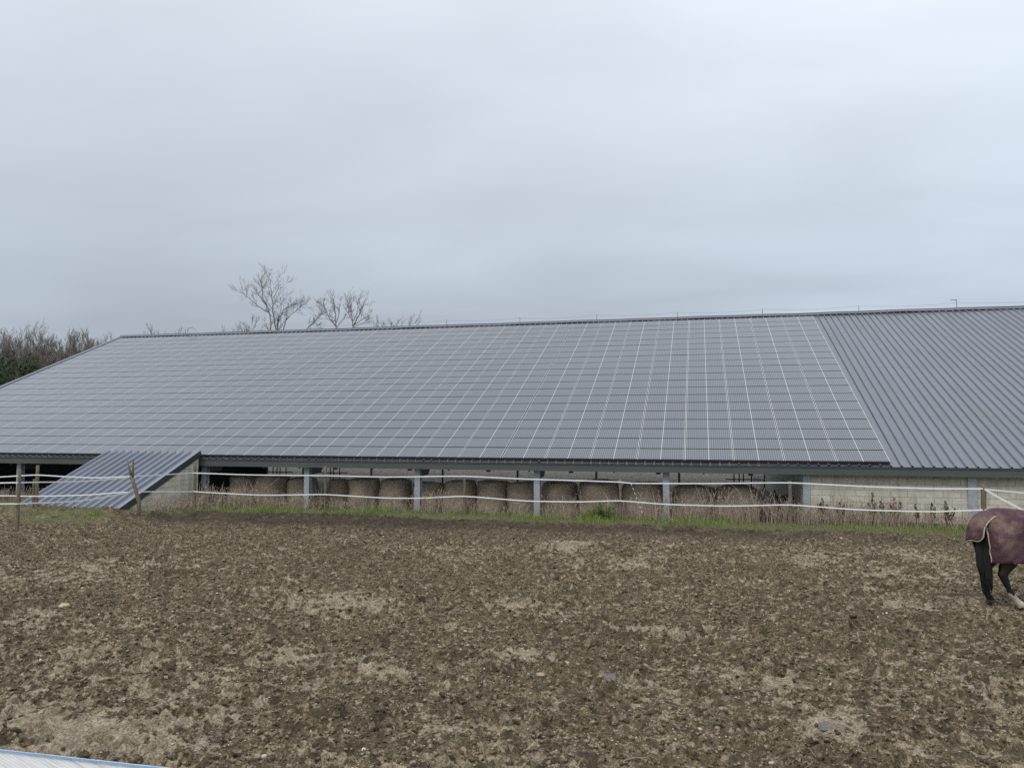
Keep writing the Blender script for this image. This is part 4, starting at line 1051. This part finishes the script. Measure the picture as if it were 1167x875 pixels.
tree('fan', 110, 381, 98, 'last small bare tree where the woodland meets the roof verge', GL, rz=1.1, widen=.7)
tree('sparse', 0, 384, 90, 'bare tree at the very left edge above the dark evergreen', GL, rz=5.0, widen=.9)
for k, (px, tp_, yy) in enumerate([(8,398,88),(24,400,86),(38,404,87),(50,402,88),(57,398,90),(70,400,89),(74,395,91),(90,392,92),(103,390,94),(30,410,86),(46,412,86),(16,392,92),(-12,380,92),(-30,376,95)]):
    tree('thick', px, tp_, yy, 'low grey brown understorey tree filling the left woodland', 'understorey trees of the left woodland', rz=k*1.7, widen=.75 if k % 2 else .95)
for k, (px, tp_, yy, kd, wd) in enumerate([(53,380,93,'poplar',1.0),(70,381,93,'thick',.6),(76,379,95,'poplar',1.1),(88,377,95,'thick',.6),(92,380,95,'poplar',1.0),(101,381,97,'thick',.6),(106,381,97,'poplar',.9),(113,383,98,'thick',.5),(58,388,90,'thick',.6),(12,380,93,'poplar',1.1),(22,385,91,'thick',.7),(5,376,94,'thick',.7)]):
    tree(kd, px, tp_, yy, 'twiggy grey bare tree in the closed ranks of the left woodland', 'twiggy filler trees of the left woodland', rz=k*2.1+.4, widen=wd)
# mistletoe ball held in the slim tree
def leafball(c, r, n, s, mat, name, parent, squash=1.0, clump=0):
    P = []; cs = None
    if clump: cs = [np.array([random.gauss(0, .42), random.gauss(0, .42), max(-1.4, min(1.0, random.gauss(0, .55)))])*r for _ in range(clump)]
    for _ in range(n):
        v = rng.normal(size=3); v /= np.linalg.norm(v); q = v*r*rng.random()**.4*(1 if not clump else .42)
        if clump: q = q + cs[rng.integers(clump)]
        q = q*np.array([1, 1, squash])+np.array(c); a_ = rng.normal(size=3); a_ /= np.linalg.norm(a_); b_ = np.cross(a_, rng.normal(size=3)); b_ /= np.linalg.norm(b_)
        l_ = s*rng.uniform(.6, 1.3); P.append((q-a_*l_, q-b_*l_*.5, q+a_*l_, q+b_*l_*.5))
    return link(name, np_mesh(name, np.array(P).reshape(-1,3), np.arange(4*n).reshape(n,4)), mat, parent)
c = on_y(43, 408, 91.3)
mt = empty('mistletoe', tuple(c)); tag(mt, 'small round olive green ball of mistletoe in the slim bare tree', 'mistletoe'); leafball((0,0,0), 1.35, 900, .10, M['twig_brown'], 'foliage', mt)
# dark evergreens at the far left
for k, (px, tp_, yy, hw, lab) in enumerate([(3,401,70,3.0,'dark green evergreen crown at the left edge below the bare woodland'),(-28,392,72,3.4,'dark evergreen tree beyond the left edge')]):
    t = on_y(px, tp_, yy); H = t[2]; e = empty('evergreen_tree', (t[0], yy, -.4)); tag(e, lab, 'tree')
    mb = MB(); mb.tube([(0,0,0),(0.1,0,H*.5),(0,0,H*.85)], [.25,.18,.06], 8); mb.build('trunk', M['bark'], e)
    leafball((0, 0, H*.62), H*.26, 14000, .15, M['evergreen'], 'crown', e, 1.25, 30)

# far hedge line beyond the barn and the field
# ------------------------------------------------------------------ light and sky
w = bpy.data.worlds.new('World'); scene.world = w; w.use_nodes = True; nt = w.node_tree; nt.nodes.clear()
SUN_EL, SUN_AZ = R(48), R(205)          # azimuth clockwise from +Y
out = nt.nodes.new('ShaderNodeOutputWorld'); bg = nt.nodes.new('ShaderNodeBackground'); bg.inputs['Strength'].default_value = .1
sky = nt.nodes.new('ShaderNodeTexSky'); sky.sky_type = 'NISHITA'; sky.sun_disc = False; sky.sun_elevation = SUN_EL; sky.sun_rotation = SUN_AZ; sky.air_density = 1.5; sky.dust_density = 3
tc = nt.nodes.new('ShaderNodeTexCoord'); sp = nt.nodes.new('ShaderNodeSeparateXYZ'); nt.links.new(tc.outputs['Generated'], sp.inputs[0])
def mth(op, a, b=0.0, c_=None):
    n_ = nt.nodes.new('ShaderNodeMath'); n_.operation = op
    for i, v in enumerate((a, b) if c_ is None else (a, b, c_)):
        if isinstance(v, (int, float)): n_.inputs[i].default_value = v
        else: nt.links.new(v, n_.inputs[i])
    return n_.outputs[0]
zc = mth('ADD', mth('MAXIMUM', sp.outputs[2], 0.0), .16)
cb = nt.nodes.new('ShaderNodeCombineXYZ'); nt.links.new(mth('DIVIDE', sp.outputs[0], zc), cb.inputs[0]); nt.links.new(mth('DIVIDE', sp.outputs[1], zc), cb.inputs[1])
def wn(scale, detail, rough, sc=(1,1,1), dist=0.0):
    mp = nt.nodes.new('ShaderNodeMapping'); mp.inputs['Scale'].default_value = sc; mp.inputs['Rotation'].default_value = (0, 0, R(14)); nt.links.new(cb.outputs[0], mp.inputs['Vector'])
    n_ = nt.nodes.new('ShaderNodeTexNoise'); n_.inputs['Scale'].default_value = scale; n_.inputs['Detail'].default_value = detail; n_.inputs['Roughness'].default_value = rough; n_.inputs['Distortion'].default_value = dist
    nt.links.new(mp.outputs[0], n_.inputs['Vector']); return n_.outputs['Fac']
c1 = wn(.42, 3, .45, (.8, 1.2, 1), .3); c2 = wn(1.3, 4, .5, (.7, 1.2, 1), .5)
cl = mth('ADD', mth('MULTIPLY', c1, .7), mth('MULTIPLY', c2, .3))
el = sp.outputs[2]
# overcast: brighter overhead, dim band low down
grad = nt.nodes.new('ShaderNodeValToRGB'); ge = grad.color_ramp.elements; ge[0].position = 0; ge[1].position = 1
for p_, c_ in ((.0, (4.6,5.3,6.15)), (.16, (4.95,5.62,6.5)), (.30, (6.35,7.1,8.0)), (.48, (8.1,8.85,9.8)), (1.0, (10,10,10))):
    if p_ in (0.0, 1.0): e_ = ge[0] if p_ == 0 else ge[len(ge)-1]
    else: e_ = ge.new(p_)
    e_.color = (c_[0]/10, c_[1]/10, c_[2]/10, 1)
nt.links.new(el, grad.inputs['Fac'])
cr = nt.nodes.new('ShaderNodeMapRange'); cr.inputs['From Min'].default_value = .32; cr.inputs['From Max'].default_value = .68; cr.inputs['To Min'].default_value = 7.9; cr.inputs['To Max'].default_value = 12.0
nt.links.new(cl, cr.inputs['Value'])
vm = nt.nodes.new('ShaderNodeVectorMath'); vm.operation = 'SCALE'; nt.links.new(grad.outputs['Color'], vm.inputs[0]); nt.links.new(mth('MULTIPLY', cr.outputs[0], mth('ADD', 1.055, mth('MULTIPLY', sp.outputs[0], .19))), vm.inputs['Scale'])
mx = nt.nodes.new('ShaderNodeMix'); mx.data_type = 'RGBA'; mx.inputs[0].default_value = .94
nt.links.new(sky.outputs[0], mx.inputs[6]); nt.links.new(vm.outputs[0], mx.inputs[7])
nt.links.new(mx.outputs[2], bg.inputs['Color']); nt.links.new(bg.outputs[0], out.inputs[0])
sl = bpy.data.lights.new('sun', 'SUN'); sl.energy = 1.3; sl.angle = R(25); sl.color = (1, .96, .9)
so_ = bpy.data.objects.new('sun', sl); COL.objects.link(so_)
sd = Vector((math.sin(SUN_AZ)*math.cos(SUN_EL), math.cos(SUN_AZ)*math.cos(SUN_EL), math.sin(SUN_EL)))
so_.rotation_euler = sd.to_track_quat('Z', 'Y').to_euler()
vs = scene.view_settings; scene.display_settings.display_device = 'sRGB'
vs.view_transform = 'Standard'; vs.look = 'None'; vs.exposure = 0; vs.gamma = 1; vs.use_curve_mapping = False
scene.render.engine = 'CYCLES'; scene.cycles.max_bounces = 5; scene.cycles.use_denoising = False
